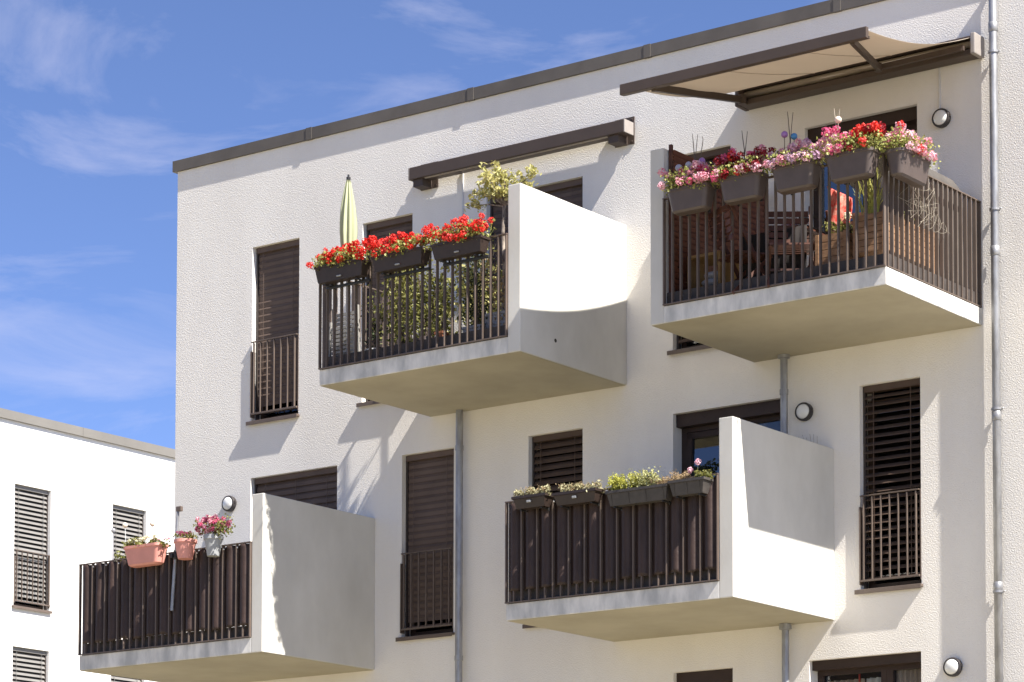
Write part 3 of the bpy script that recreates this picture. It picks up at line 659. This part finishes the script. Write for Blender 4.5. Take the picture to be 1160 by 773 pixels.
def f_dryflower(root, x0, x1, cy, z1):
    s = MB(); [spray(s, (x0+.02+.2*rnd.random(), cy+rnd.uniform(-.05,.05), z1-.01), 4, .13, .35, .013, dens=9) for _ in range(10)]; s.build('dry_stems', DRY, root)
    s = MB(); clump(s, (x1-.10, cy, z1+.05), (.08,.06,.06), 150, .03); s.tube([(x1-.13,cy,z1),(x1-.12,cy,z1+.17)], .003, 4); s.build('foliage', LEAFO, root)
    for p in ((x1-.12,cy,z1+.175),(x1-.2,cy-.02,z1+.10)): add_head(root, p, P_PALE, .8)
planter2(-17.725, -17.30, 7.07, 7.195, BOXD, 'short dark flower box of low succulents at the left end of the cloth-wrapped railing', f_succ, 21, clip=True)
planter2(-17.20, -16.66, 7.05, 7.175, BOXD, 'dark flower box of pale low succulents, second from the left on the cloth-wrapped railing', f_succ, 22, clip=True)
planter2(-16.53, -15.78, 6.97, 7.12, BOXM, 'longest grey-brown flower box with yellow-green shoots on the cloth-wrapped railing', f_mixed, 23, ribs=4)
planter2(-15.765, -15.34, 6.99, 7.14, BOXM, 'ribbed grey-brown flower box beside the sunlit side wall, holding one pale pink bloom', f_dryflower, 24, ribs=3)

# --- cloth privacy screens woven through the bars
def screen(xs, zb, zt, label, seed, y=-2.006):
    r = random.Random(seed); s = MB(); x0, x1 = xs[0]+.012, xs[-1]-.012; p = xs[1]-xs[0]; n = int((x1-x0)/p*8); m = 26; vs = []; fs = []
    # strip hems step a little from bay to bay
    hem = [r.uniform(-.012,.012) for _ in range(60)]
    for i in range(n+1):
        x = x0+(x1-x0)*i/n; ph = (x-xs[0])/p; w = -math.cos(math.pi*ph); w = math.copysign(abs(w)**.6, w)
        bay = int((ph+.5)//2)
        for j in range(m+1):
            t = j/m; z = zb+(zt-zb)*t + hem[bay]*(1-t) + (.0 if w > 0 else -.0)
            wr = .007*noise.noise(Vector((x*9, z*2.2, seed)))+.004*noise.noise(Vector((x*22, z*9, seed+3)))
            vs.append((x, y+w*-.028+wr*.6, z))
    for i in range(n):
        for j in range(m): a = i*(m+1)+j; fs.append((a, a+m+1, a+m+2, a+1))
    s.add(vs, fs); o = s.build('privacy_screen', SCREEN, None, smooth=True); tag(o, label, 'privacy screen')
    mo = o.modifiers.new('thickness', 'SOLIDIFY'); mo.thickness = .0015; mo.offset = 0
    e = MB()
    for k, x in enumerate(xs[1:-1]):
        if k % 2 == 0: continue
        for dx in (-.03,): 
            e.lathe((x+dx+p/2-.01, y-.004, zt-.03), [(.010,0),(.010,.010),(.004,.011)], 8, 'y')
    e.build('eyelet', PLASTW, o)
    return o
screen(xsB, 6.235, 7.165, 'dark brown cloth screen woven through the bars of the lower right balcony', 5)
screen(xsL, 6.19, 7.125, 'dark brown cloth screen woven through the bars of the lower left balcony', 9)

# --- lower left balcony pots
rnd = random.Random(31)
root = empty('flower_box', (-23.08,-2.08,7.0), 'oval pink terracotta-coloured trough on the lower left railing, with two white ball picks', 'flower box')
s = MB(); trough(s, -23.38, -22.80, -2.23, -2.00, 7.0, 7.235, .055, round_=True); s.build('planter', PINKP, root)
s = MB(); clump(s, (-23.2,-2.12,7.27), (.16,.09,.06), 260, .035); clump(s, (-22.85,-2.1,7.25), (.14,.08,.05), 120, .035); s.build('foliage', LEAFO, root)
for i in range(6): add_head(root, (-23.3+.075*i, -2.15+rnd.uniform(-.03,.03), 7.29+rnd.uniform(0,.03)), P_WHITE, .8)
for i in range(4): add_head(root, (-22.95+.07*i, -2.12, 7.27+rnd.uniform(0,.03)), P_PALE, .6)
for x, h in ((-23.47,.30),(-23.03,.27)):
    s = MB(); s.tube([(x+.04,-2.1,7.2),(x,-2.08,7.22+h)], .004, 5); o = s.build('ball_pick', PLASTW, root)
    s = MB(); s.lathe((x,-2.08,7.22+h), [(0.001,-.032),(.02,-.025),(.032,-.005),(.03,.012),(.016,.03),(.001,.034)], 14); s.build('ball', CREAMB, o, smooth=True)
def pot(name, x, y, z0, z1, rb, rtop, m, label, fill, cat='flower pot', rim=.035):
    root = empty(name, (x,y,z0), label, cat)
    s = MB(); s.lathe((x,y,z0), [(rb,0),(rtop-.012,z1-z0-rim),(rtop,z1-z0-rim),(rtop,z1-z0),(rtop-.012,z1-z0),(rtop-.018,z1-z0-.03),(.001,z1-z0-.03)], 28); s.build('pot', m, root, smooth=False)
    fill(root, x, y, z1); return root
def f_sed(root, x, y, z):
    s = MB(); clump(s, (x,y,z+.03), (.12,.10,.045), 260, .022); s.build('foliage', LEAFO, root)
    for i in range(26): a = rnd.uniform(0,6.28); q = rnd.uniform(0,.11); add_head(root, (x+q*math.cos(a), y+q*math.sin(a), z+.06+rnd.uniform(0,.03)), P_PLUM, .42)
pot('flower_pot', -22.455, -2.13, 7.015, 7.235, .085, .135, PINKP, 'round salmon-pink pot of small dark flowers on the lower left railing', f_sed)
def f_pet(root, x, y, z):
    s = MB(); clump(s, (x+.04,y,z+.08), (.22,.12,.09), 420, .028); s.build('foliage', LEAFO, root)
    for i in range(52):
        a = rnd.uniform(0,6.28); q = rnd.uniform(.02,.24); xx = x+.04+q*math.cos(a); zz = z+.08+rnd.uniform(-.05,.13)*(1-q)
        add_head(root, (xx, y+q*.5*math.sin(a)-.05, zz), rnd.choice([P_PLUM,P_MAG,P_PLUM,P_PLUM,P_PINK]) if i % 9 else P_WHITE, .72)
pot('flower_pot', -22.02, -2.13, 7.005, 7.245, .07, .115, GREYP, 'grey pot of pink and plum petunias on the lower left railing', f_pet, rim=.05)
root = empty('leafy_plant', (-23.45,-1.6,zL), 'green potted plant behind the screen, left of the pink trough', 'plant')
s = MB(); s.lathe((-23.45,-1.6,zL), [(.11,0),(.15,.3),(.14,.3),(.13,.27),(.001,.27)], 20); s.build('pot', PLASTG, root)
s = MB(); s.tube([(-23.45,-1.6,zL+.27),(-23.75,-1.62,7.2)], .01, 6)
for dx in (-.12,.05,.15): s.tube([(-23.45,-1.6,6.6),(-23.5+dx,-1.6,7.15)], .006, 5)
s.build('stem', DRYT, root)
s = MB(); clump(s, (-23.84,-1.65,7.20), (.17,.12,.12), 420, .035); clump(s, (-23.5,-1.6,6.85), (.2,.14,.2), 200, .04); s.build('foliage', LEAFO, root)
s = MB(); s.tube([(-23.84,-1.9,zL),(-23.84,-1.9,7.50)], .009, 8); s.lathe((-23.84,-1.9,7.50), [(.02,0),(.028,.02),(.02,.05),(0.001,.055)], 10)
tag(s.build('garden_torch', PLASTG), 'thin grey rod with dark knob, left end of lower left balcony', 'rod')
root = empty('parasol_pole', (-22.9,-2.04,6.45), 'empty telescopic parasol pole leaning at the lower left railing, clamp joint at rail height', 'pole')
s = MB(); s.tube([(-22.73,-2.055,6.45),(-22.68,-2.055,7.10)], .019, 12); s.build('lower_tube', ZINC, root)
s = MB(); s.tube([(-22.68,-2.055,7.101),(-22.66,-2.04,7.62)], .017, 12); s.build('upper_tube', ZINC, root)
s = MB(); s.lathe((-22.68,-2.055,7.04), [(.02,0),(.03,.02),(.03,.09),(.019,.11)], 12); s.bbox(-22.73,-22.69,-2.10,-2.05,7.06,7.12,.006); s.build('clamp', BLACK, root)
s = MB(); s.bbox(-22.68,-22.60,-2.06,-2.02,7.60,7.66,.008); s.build('tip_joint', METAL, root)

# --- upper left balcony
def shrub(x, y, z0, h, rw, leafm, potm, label, n=700, size=.035, potr=.14, poth=.26, square=False, trunk=None, stemsn=6, cat='potted plant', fol0=.25):
    root = empty('potted_shrub', (x,y,z0), label, cat)
    s = MB()
    if square:
        trough(s, x-potr, x+potr, y-potr, y+potr, z0, z0+poth, .03)
    else: s.lathe((x,y,z0), [(potr*.72,0),(potr*.95,poth-.04),(potr,poth-.04),(potr,poth),(potr*.9,poth),(potr*.86,poth-.03),(.001,poth-.03)], 24)
    s.build('pot', potm, root)
    s = MB()
    for i in range(stemsn):
        a = rnd.uniform(0,6.28); q = rnd.uniform(.2,.8)*rw
        s.tube([(x,y,z0+poth-.03),(x+q*.5*math.cos(a),y+q*.5*math.sin(a),z0+poth+(h-poth)*.45),(x+q*math.cos(a),y+q*math.sin(a),z0+h*.96)], [.008,.006,.003], 5)
    s.build('stem', DRYT, root)
    s = MB(); zc = z0+poth+(h-poth)*(.5+fol0/4); clump(s, (x,y,zc), (rw,rw,(h-poth)*.55), n, size, long=1.4); s.build('foliage', leafm, root)
    return root
CHAIR = mat('aged_chair_plastic', (.30,.29,.275), .6, var=.25, vscale=9)
rnd = random.Random(41)
zf = zM
shrub(-19.80, -1.45, zf, 1.15, .30, LEAFO, PLASTG, 'bushy golden-green shrub behind the first gap between the red geranium boxes', 950, .04)
shrub(-19.35, -1.60, zf, 1.05, .26, LEAFO, BOXG, 'yellow-green shrub behind the middle box of red geraniums', 900, .035)
shrub(-18.95, -1.25, zf, 1.25, .30, LEAFY, PLASTG, 'light green shrub rising behind the gap left of the third red geranium box', 800, .038, square=True)
shrub(-18.62, -1.62, zf, .95, .16, LEAFD, PLASTG, 'dark narrow conifer in a pale square pot behind the upper left railing', 900, .025, potr=.13, poth=.27, square=True)
shrub(-18.28, -1.55, zf, .90, .20, DRY, PLASTG, 'brownish leafy plant in a grey pot near the right end of the upper left railing', 420, .035, potr=.15, poth=.28, square=True)
shrub(-18.98, -1.80, zf, .42, .06, LEAFO, TERRA, 'small orange terracotta pot low behind the upper left railing', 60, .025, potr=.06, poth=.24, square=True)
shrub(-20.15, -1.5, zf, .85, .20, LEAFD, PLASTW, 'thin-stemmed plant beside the slatted chair on the upper left balcony', 160, .03, stemsn=12)
for k, (bx, by, lab) in enumerate(((-19.55,-.42,'tall thin-stemmed bamboo added for its shadow, in a dark pot against the wall, behind the golden shrub'),(-18.75,-.50,'tall leafy bamboo added for its shadow, against the wall near the sunlit side wall'),(-20.12,-.40,'slender bamboo added for its shadow, against the wall behind the closed parasol'))):
    root = empty('potted_bamboo', (bx,by,zf), lab, 'potted bamboo')  # bamboo added to throw leafy shadow streaks on the wall and darken the interior
    s = MB(); s.lathe((bx,by,zf), [(.12,0),(.16,.30),(.17,.30),(.17,.34),(.155,.34),(.15,.31),(.001,.31)], 22); s.build('pot', BLACK, root)
    s = MB(); lf = MB()
    for i in range(12):
        h = rnd.uniform(.8,1.45) if k < 2 else rnd.uniform(.7,1.1); dx, dy = rnd.gauss(0,.16), rnd.gauss(-.01,.10); p0 = Vector((bx+rnd.gauss(0,.05),by+rnd.gauss(0,.04),zf+.30)); p1 = p0+Vector((dx*.4,dy*.4,h*.6)); p2 = p0+Vector((dx,dy,h))
        s.tube([p0,p1,p2],[.007,.005,.002],5)
        for j in range(46):
            t = rnd.uniform(.25,1); p = p1.lerp(p2,(t-.5)*2) if t > .5 else p0.lerp(p1,t*2); lf.leaf(p+Vector((rnd.gauss(0,.05),rnd.gauss(0,.04),rnd.gauss(0,.03))), rnd.uniform(.03,.055), rnd, None, 2.0)
    s.build('stem', DRYT, root); lf.build('foliage', LEAFO, root)
# slatted folding chair
root = empty('garden_chair', (-20.34,-1.86,zf), 'pale slatted folded garden chair leaning at the left end of the upper left balcony', 'chair')
s = MB(); [s.box(-20.50, -20.16, -1.875, -1.86, zf+.10+k*.045, zf+.132+k*.045) for k in range(9)]; s.build('seat', CHAIR, root)
s = MB(); [s.box(-20.49, -20.17, -1.83, -1.815, zf+.12+k*.05, zf+.155+k*.05) for k in range(11)]; s.build('backrest', CHAIR, root)
for x in (-20.515, -20.158):
    s = MB(); s.bar((x,-1.885,zf),(x,-1.86,zf+.56),.018,.03); s.build('leg', CHAIR, root)
    s = MB(); s.bar((x,-1.79,zf),(x,-1.82,zf+.72),.018,.03); s.build('leg', CHAIR, root)
# small tree
rnd = random.Random(55)
TX, TY = -18.37, -1.50
root = empty('potted_tree', (TX,TY,zf), 'small standard tree with pale yellow-green leaves beside the upper left side wall', 'tree')
s = MB(); trough(s, TX-.16, TX+.16, TY-.16, TY+.16, zf, zf+.40, .03); s.build('pot', PLASTG, root)
s = MB(); s.tube([(TX,TY,zf+.36),(TX+.015,TY,zf+.9),(TX-.005,TY,zf+1.3),(TX+.01,TY,zf+1.62)], [.026,.022,.020,.017], 9)
fork = Vector((TX+.01,TY,zf+1.60)); tips = []
for i in range(17):
    a = rnd.uniform(0,6.28); q = rnd.uniform(.12,.40); z = rnd.uniform(.08,.42)*(1.15-q)
    if i in (0,1,2): a, q, z = (0.0,.42,.30) if i == 0 else ((3.2,.50,.08) if i == 1 else (3.0,.36,.22))
    tip = fork+Vector((q*math.cos(a), q*.8*math.sin(a), z)); mid = fork.lerp(tip,.5)+Vector((rnd.gauss(0,.02),rnd.gauss(0,.02),.03))
    s.tube([fork, mid, tip], [.010,.006,.0025], 5); tips += [(mid,tip)]
    for k in range(3):
        b0 = mid.lerp(tip, rnd.random()); b1 = b0+Vector((rnd.gauss(0,.08),rnd.gauss(0,.08),rnd.uniform(.0,.12))); s.tube([b0,b1],[.003,.0015],4,False); tips.append((b0,b1))
s.build('trunk', BARK, root)
s = MB()
for a, b in tips:
    for k in range(17 if (b-a).length < .2 else 24):
        p = a.lerp(b, rnd.uniform(.3,1.1)); s.leaf(p+Vector((rnd.gauss(0,.024),rnd.gauss(0,.024),rnd.gauss(0,.022))), rnd.uniform(.022,.042), rnd, None, 1.7)
s.build('crown', LEAFY, root)
# parasol
px_, py_ = -21.00+.07, -.95
root = empty('closed_parasol', (-20.95,-.95,zf), 'closed pale green parasol standing above the left end of the upper left balcony', 'parasol')
PX, PY = -20.40, -1.62
PX, PY = -20.27, -1.86
root.location = (PX, PY, zf); 
s = MB(); s.tube([(PX,PY,zf+.04),(PX,PY,zf+2.17)], .015, 10); s.build('pole', PLASTG, root)
s = MB(); s.lathe((PX,PY,zf), [(.09,0),(.09,.03),(.03,.06),(.025,.10),(.018,.10)], 20); s.build('base', PLASTG, root)
s = MB(); prof = [(.020,2.29),(.034,2.22),(.055,2.08),(.078,1.90),(.092,1.70),(.095,1.55),(.085,1.38),(.066,1.24),(.060,1.15),(.075,1.02),(.08,.96)]
n = 48; vs = []; fs = []
for i, (r_, h) in enumerate(prof):
    for k in range(n):
        q = 2*math.pi*k/n; rr = r_*(1+.28*math.sin(q*8+i*.12)+.06*math.sin(q*3+i)); vs.append((PX+rr*.85*math.cos(q), PY+rr*.85*math.sin(q), zf+2.15-(2.29-h)*.80))
for i in range(len(prof)-1):
    for k in range(n): fs.append((i*n+k, i*n+(k+1)%n, (i+1)*n+(k+1)%n, (i+1)*n+k))
fs.append(tuple(range(n))); s.add(vs, fs); s.build('canopy', PARA, root, smooth=True)
s = MB(); s.lathe((PX,PY,zf+2.145), [(.024,0),(.026,.03),(.012,.035),(.012,.06),(.001,.065)], 12); s.build('finial', BLACK, root)
s = MB(); s.lathe((PX,PY,zf+1.30), [(.060,0),(.074,.012),(.070,.024)], 20); s.build('tie_strap', PARA, root)

# --- upper right balcony
rnd = random.Random(61)
zf = zT
s = MB(); X = -15.925
for k in range(25): 
    z = zf+.14+k*.061; s.hexa([(X,-1.88,z),(X+.012,-1.88,z),(X+.012,-.12,z),(X,-.12,z)],[(X+.022,-1.88,z+.045),(X+.034,-1.88,z+.045),(X+.034,-.12,z+.045),(X+.022,-.12,z+.045)])
o = empty('slatted_wood_screen', (X,-1.0,zf), 'dark red wooden slat screen against the left wall of the upper right balcony', 'wood screen')
s.build('slats', WOODS, o)
for y in (-1.90,-1.0,-.10): s = MB(); s.box(X-.012, X+.02, y-.018, y+.018, zf, 10.70); s.build('post', WOODD, o)
# yellow wooden frame box with grey bundle
root = empty('wooden_side_table', (-15.6,-1.5,zf), 'yellowish open wooden cube shelf at the left front of the upper right balcony', 'shelf')
a, b, c, d, z0, z1 = -15.84, -15.44, -1.72, -1.36, zf+.14, zf+.56
s = MB(); s.box(a,b,c,d,z1-.03,z1); s.build('shelf_top', WOODY, root); s = MB(); s.box(a,b,c,d,z0,z0+.03); s.build('shelf_bottom', WOODY, root)
s = MB(); s.box(a,a+.03,c,d,z0+.031,z1-.031); s.build('side_panel', WOODY, root); s = MB(); s.box(b-.03,b,c,d,z0+.031,z1-.031); s.build('side_panel', WOODY, root)
for x_ in (a,b-.04):
    for y_ in (c,d-.04): s = MB(); s.box(x_,x_+.04,y_,y_+.04,zf,z0-.001); s.build('leg', WOODY, root)
bm_ = MB(); 
for k in range(3): bm_.lathe((-15.64+rnd.uniform(-.06,.06),-1.55,z0+.031+.07*k), [(.03,0),(.11,.02),(.125,.05),(.09,.075),(.001,.08)], 14)
tag(bm_.build('folded_blanket', PLASTG, smooth=True), 'grey folded blanket inside the yellowish wooden cube shelf', 'blanket')
# table
root = empty('garden_table', (-14.95,-1.15,zf), 'dark red wooden garden table on the upper right balcony', 'table')
a, b, c, d, zt_ = -15.30, -14.55, -1.50, -.85, zf+.72
s = MB(); [s.box(a+k*.095, a+k*.095+.085, c, d, zt_-.025, zt_) for k in range(8)]; s.build('tabletop', WOODD, root)
for yy in (c+.05, d-.08): s = MB(); s.box(a+.05,b-.05,yy,yy+.03,zt_-.09,zt_-.026); s.build('apron', WOODD, root)
for x_, x2 in ((a+.08,b-.12),(b-.12,a+.08)):
    for y_ in (c+.1,d-.1): s = MB(); s.bar((x_,y_,zf),(x2,y_+ (.03 if x_<x2 else -.03),zt_-.03),.03,.045); s.build('leg', WOODD, root)
s = MB(); vs = []; fs = []; n_ = 40
per = [(a-.01+(b-a+.02)*i/n_, c-.012) for i in range(n_+1)]
for i, (x_, y_) in enumerate(per):
    f_ = .018*math.sin(i*1.1)
    vs += [(x_, y_, zt_+.004), (x_, y_-.006+f_*.4, zt_-.25), (x_, y_-.012+f_, zt_-.55+.02*math.sin(i*.5))]
for i in range(n_):
    for j in range(2): k_ = i*3+j; fs.append((k_, k_+3, k_+4, k_+1))
s.add(vs, fs); s.quad((a-.01,c-.012,zt_+.004),(b+.01,c-.012,zt_+.004),(b+.01,d+.012,zt_+.004),(a-.01,d+.012,zt_+.004))
o = s.build('tablecloth', mat('black_cloth', (.018,.014,.014), .9), smooth=True); tag(o, 'near-black sheet added to darken the space around the garden table on the upper right balcony', 'tablecloth')  # near-black sheet added to darken the area below and behind the table
mo = o.modifiers.new('thickness', 'SOLIDIFY'); mo.thickness = .002
def folding_chair(cx, cy, rz, label):
    root = empty('folding_chair', (cx,cy,zf), label, 'chair'); c_, s_ = math.cos(rz), math.sin(rz)
    xf = lambda x, y, z: (cx+x*c_-y*s_, cy+x*s_+y*c_, zf+z)
    m = MB(xf); [m.box(-.21,.21,-.20+k*.068,-.145+k*.068,.43,.448) for k in range(6)]; m.build('seat', WOODD, root)
    m = MB(xf); [m.box(-.21,.21,.235+k*.012,.253+k*.012,.55+k*.075,.605+k*.075) for k in range(5)]; m.build('backrest', WOODD, root)
    for sx in (-1,1):
        m = MB(xf); m.bar((sx*.225,-.22,0),(sx*.225,.30,.95),.022,.035); m.build('leg', WOODD, root)
        m = MB(xf); m.bar((sx*.200,.24,0),(sx*.200,-.20,.428),.02,.035); m.build('leg', WOODD, root)
    m = MB(xf); m.bar((-.2,-.1,.2),(.2,-.1,.2),.02,.02); m.build('stretcher', WOODD, root)
    return root
folding_chair(-14.42, -.78, R_(-160), 'dark wooden folding chair right of the garden table, red printed towel over its back')
folding_chair(-14.62, -1.72, R_(35), 'dark wooden folding chair beside the small wooden planter crate')
folding_chair(-15.15, -1.72, R_(150), 'dark wooden folding chair in front of the garden table')
# towel
s = MB(); n_, m_ = 14, 12; vs = []; fs = []
for i in range(n_+1):
    for j in range(m_+1):
        u, v = i/n_, j/m_; vs.append((-14.42+.27*u+.02*math.sin(v*4), -1.32+.05*math.sin(u*9+v*2)+.02*u, 10.14-.16*u-.36*v))
for i in range(n_):
    for j in range(m_): a_ = i*(m_+1)+j; fs.append((a_,a_+m_+1,a_+m_+2,a_+1))
s.add(vs, fs); o = s.build('towel', CLOTHR, smooth=True); tag(o, 'red and white printed towel hanging behind the upper right railing', 'towel')
mo = o.modifiers.new('thickness', 'SOLIDIFY'); mo.thickness = .006
# large slatted planter chest along the right railing
def crate(x0,x1,y0,y1,z0,z1,label,leg=0,boards=5,name='wooden_planter',fill=None):
    root = empty(name, ((x0+x1)/2,(y0+y1)/2,z0-leg), label, 'wooden planter')
    h = (z1-z0)/boards
    s = MB()
    for k in range(boards):
        a, b = z0+k*h+.003, z0+(k+1)*h-.004
        s.box(x0,x1,y0,y0+.018,a,b); s.box(x0,x1,y1-.018,y1,a,b); s.box(x0,x0+.018,y0+.019,y1-.019,a,b); s.box(x1-.018,x1,y0+.019,y1-.019,a,b)
    s.box(x0+.02,x1-.02,y0+.02,y1-.02,z0,z1-.05); s.build('boards', WOODL, root)
    s = MB()
    for x in (x0-.008,x1-.03):
        for y in (y0-.008,y1-.03): s = MB(); s.box(x,x+.038,y,y+.038,z0-leg,z1+.006); s.build('corner_post', WOODL, root)
    if fill: fill(root)
    return root
def fill1(root):
    s = MB(); clump(s, (-13.62,-1.2,zf+.62), (.12,.38,.06), 200, .03); s.build('foliage', LEAFO, root)
crate(-13.80,-13.45,-1.86,-.88,zf+.22,zf+.60,'sunlit wooden planter chest along the right-hand side railing',.22,6,fill=fill1)
def fill2(root):
    s = MB(); clump(s, (-14.06,-1.66,zf+.55), (.13,.12,.07), 260, .03); s.build('foliage', LEAFO, root)
    s = MB(); [spray(s,(-13.98,-1.6,zf+.5),2,.16,.3,.02,dens=6) for _ in range(4)]; s.build('stem', LEAFD, root)
    add_head(root, (-13.95,-1.72,zf+.66), P_WHITE, 1.0)
crate(-14.24,-13.90,-1.84,-1.50,zf+.17,zf+.48,'small wooden planter crate behind the front bars, left of the sunlit chest',.0+.17,4,fill=fill2)
# tall grass in the corner
root = empty('ornamental_grass', (-13.72,-1.75,zf+.60), 'tall dry green grass rising from the wooden chest at the railing corner', 'grass plant')
s = MB()
for i in range(70):
    x, y = -13.66+rnd.gauss(0,.05), -1.72+rnd.gauss(0,.06); dx, dy = rnd.gauss(0,.06), rnd.gauss(0,.06); h = rnd.uniform(.25,.55); s.tube([(x,y,zf+.55),(x+dx*.4,y+dy*.4,zf+.55+h*.6),(x+dx,y+dy,zf+.55+h)],[.004,.003,.001],4,False)
s.build('blades', LEAFYG, root)
# covered barbecue
s = MB(); vs = []; fs = []; X0, X1, Y0, Y1 = -14.05, -13.48, -1.02, -.14
lv = [(0,0,.05),(.0,.30,.06),(.01,.80,.07),(.0,1.05,.07),(.01,1.18,.09),(.05,1.27,.12),(.12,1.31,.14)]
for ins, h, rad in lv:
    n = 6
    for cx_, cy_, a0 in ((X1-ins-rad,Y0+ins+rad,-90),(X1-ins-rad,Y1-ins-rad,0),(X0+ins+rad,Y1-ins-rad,90),(X0+ins+rad,Y0+ins+rad,180)):
        for k in range(n+1):
            a = R_(a0+90*k/n); w_ = .012*math.sin(len(vs)*1.9)*(1 if h < .9 else .3); vs.append((cx_+(rad+w_)*math.cos(a), cy_+(rad+w_)*math.sin(a), zf+.02+h))
m = 28
for i in range(len(lv)-1):
    for k in range(m): fs.append((i*m+k, i*m+(k+1)%m, (i+1)*m+(k+1)%m, (i+1)*m+k))
fs.append(tuple(range((len(lv)-1)*m, len(lv)*m))); fs.append(tuple(range(m))[::-1]); s.add(vs, fs)
tag(s.build('covered_barbecue', COVER, smooth=True), 'barbecue under a grey-brown fabric cover behind the right-hand side railing', 'barbecue')
# dried vine on the side railing
s = MB(); pts = []
for i in range(90):
    t = i/89; a = t*34; pts.append((-13.325+.012*math.sin(a*2.1), -1.50+.62*t+.07*math.cos(a)*(.4+t), 9.72-.10*t+.09*math.sin(a)*(.5+.8*math.sin(t*3.1))))
s.tube(pts, .0016, 4); 
for i in range(9):
    y = -1.6+rnd.uniform(0,.6); q = [(-13.33+rnd.gauss(0,.02), y+rnd.gauss(0,.05)*k, 10.0-.08*k+rnd.gauss(0,.03)) for k in range(6)]; s.tube(q, .0018, 4, False)
tag(s.build('dried_vine', VINE), 'tangle of dry pale tendrils on the right-hand side railing below the pink blooms', 'vine')
# plants on the table
root = empty('potted_plant', (-14.85,-1.1,zf+.728), 'spiky plant in a small yellow pot on the garden table', 'potted plant')
s = MB(); s.lathe((-14.85,-1.1,zf+.728), [(.05,0),(.07,.11),(.06,.11),(.055,.09),(.001,.09)], 16); s.build('pot', WOODY, root)
s = MB()
for i in range(26): a = rnd.uniform(0,6.28); q = rnd.uniform(.08,.2); s.tube([(-14.85,-1.1,zf+.81),(-14.85+q*.6*math.cos(a),-1.1+q*.6*math.sin(a),zf+.95),(-14.85+q*math.cos(a),-1.1+q*math.sin(a),zf+.93+rnd.uniform(-.05,.08))],[.005,.004,.001],4,False)
s.build('blades', LEAFD, root)
for i in range(5): add_head(root, (-15.0+.05*i,-1.2,zf+.82+rnd.uniform(0,.05)), rnd.choice([P_MAG,P_MAUVE]), .7)
# decorative twigs and ball picks in the boxes
for i, (x, y, z1_, lab) in enumerate(((-15.49,-2.13,10.68,'two bare upright twigs in the leftmost pink flower box'), (-14.90,-2.13,10.60,'single bare twig standing among the dark red blooms'), (-14.37,-2.13,10.69,'tall forked bare twig behind the mauve blooms and blue ball'), (-13.84,-2.13,10.62,'pale thin twigs above the pink blooms left of the railing corner'))):
    s = MB(); z0_ = 10.09
    m_ = DRYT if i < 3 else VINE
    s.tube([(x,y,z0_),(x+.01,y,z0_+.3),(x-.01,y,z1_-.08),(x-.02,y,z1_)],[.006,.0055,.0045,.003],6)
    s.tube([(x+.005,y,z0_+.2),(x+.03,y,z1_-.14),(x+.045,y,z1_-.02)],[.005,.004,.003],6)
    if i == 0: s.tube([(x+.09,y,z0_),(x+.075,y,z0_+.3),(x+.11,y,z1_-.08),(x+.10,y,z1_-.05)],[.005,.005,.004,.003],6)
    tag(s.build('twig', m_), lab, 'twig', 'bare twigs standing in the upper right flower boxes')
for x, z, m_, lab, r_ in ((-14.43,10.47,PURB,'purple ball pick above the mauve blooms',.034),(-14.32,10.43,BLUEB,'bright blue ball pick above the mauve blooms',.033),(-15.68,10.36,GRB,'pale grey ball pick at the left end of the upper right railing',.036),(-15.56,10.37,GRB,'pale grey ball pick right of the leftmost one, beside the bare twigs',.034),(-13.82,10.50,CREAMB,'cream ball pick above the pink blooms left of the corner',.035),(-15.40,10.38,PURB,'dull mauve ball pick among the first pink blooms',.034)):
    root = empty('ball_pick', (x,-2.12,10.1), lab, 'ball pick', 'garden ball picks in the upper right flower boxes')
    s = MB(); s.tube([(x,-2.12,10.08),(x,-2.12,z-r_*.9)], .004, 6); s.build('stick', DRYT, root)
    s = MB(); s.lathe((x,-2.12,z), [(r_*math.sin(t)+.0005, -r_*math.cos(t)) for t in [math.pi*k/10 for k in range(11)]], 18); s.build('ball', m_, root, smooth=True)
# small plant behind the lower right railing and stray wires
root = empty('potted_shrub', (-15.95,-1.1,zB), 'dark green plant just showing above the lower right flower boxes', 'potted plant')
s = MB(); s.lathe((-15.95,-1.1,zB), [(.11,0),(.15,.32),(.14,.32),(.13,.28),(.001,.28)], 20); s.build('pot', TERRA, root)
s = MB(); s.tube([(-15.95,-1.1,zB+.28),(-15.95,-1.12,zB+1.2)], .012, 6); s.build('stem', DRYT, root)
s = MB(); clump(s, (-16.0,-1.15,7.44), (.12,.12,.09), 260, .04); clump(s, (-15.95,-1.1,7.0), (.16,.16,.3), 260, .04); s.build('foliage', LEAFD, root)
s = MB()
for i in range(6):
    x = -15.50+i*.045; s.tube([(x,-.06,7.62),(x+.03+.02*math.sin(i),-.10,7.80),(x-.02,-.05,7.93+.02*math.sin(i*2.3))], .0025, 4, False)
    
tag(s.build('wire_trellis', VINE), 'few thin bent wires on the wall below the lamp beside the zinc pipe', 'wire')
print('objects', len(bpy.data.objects))
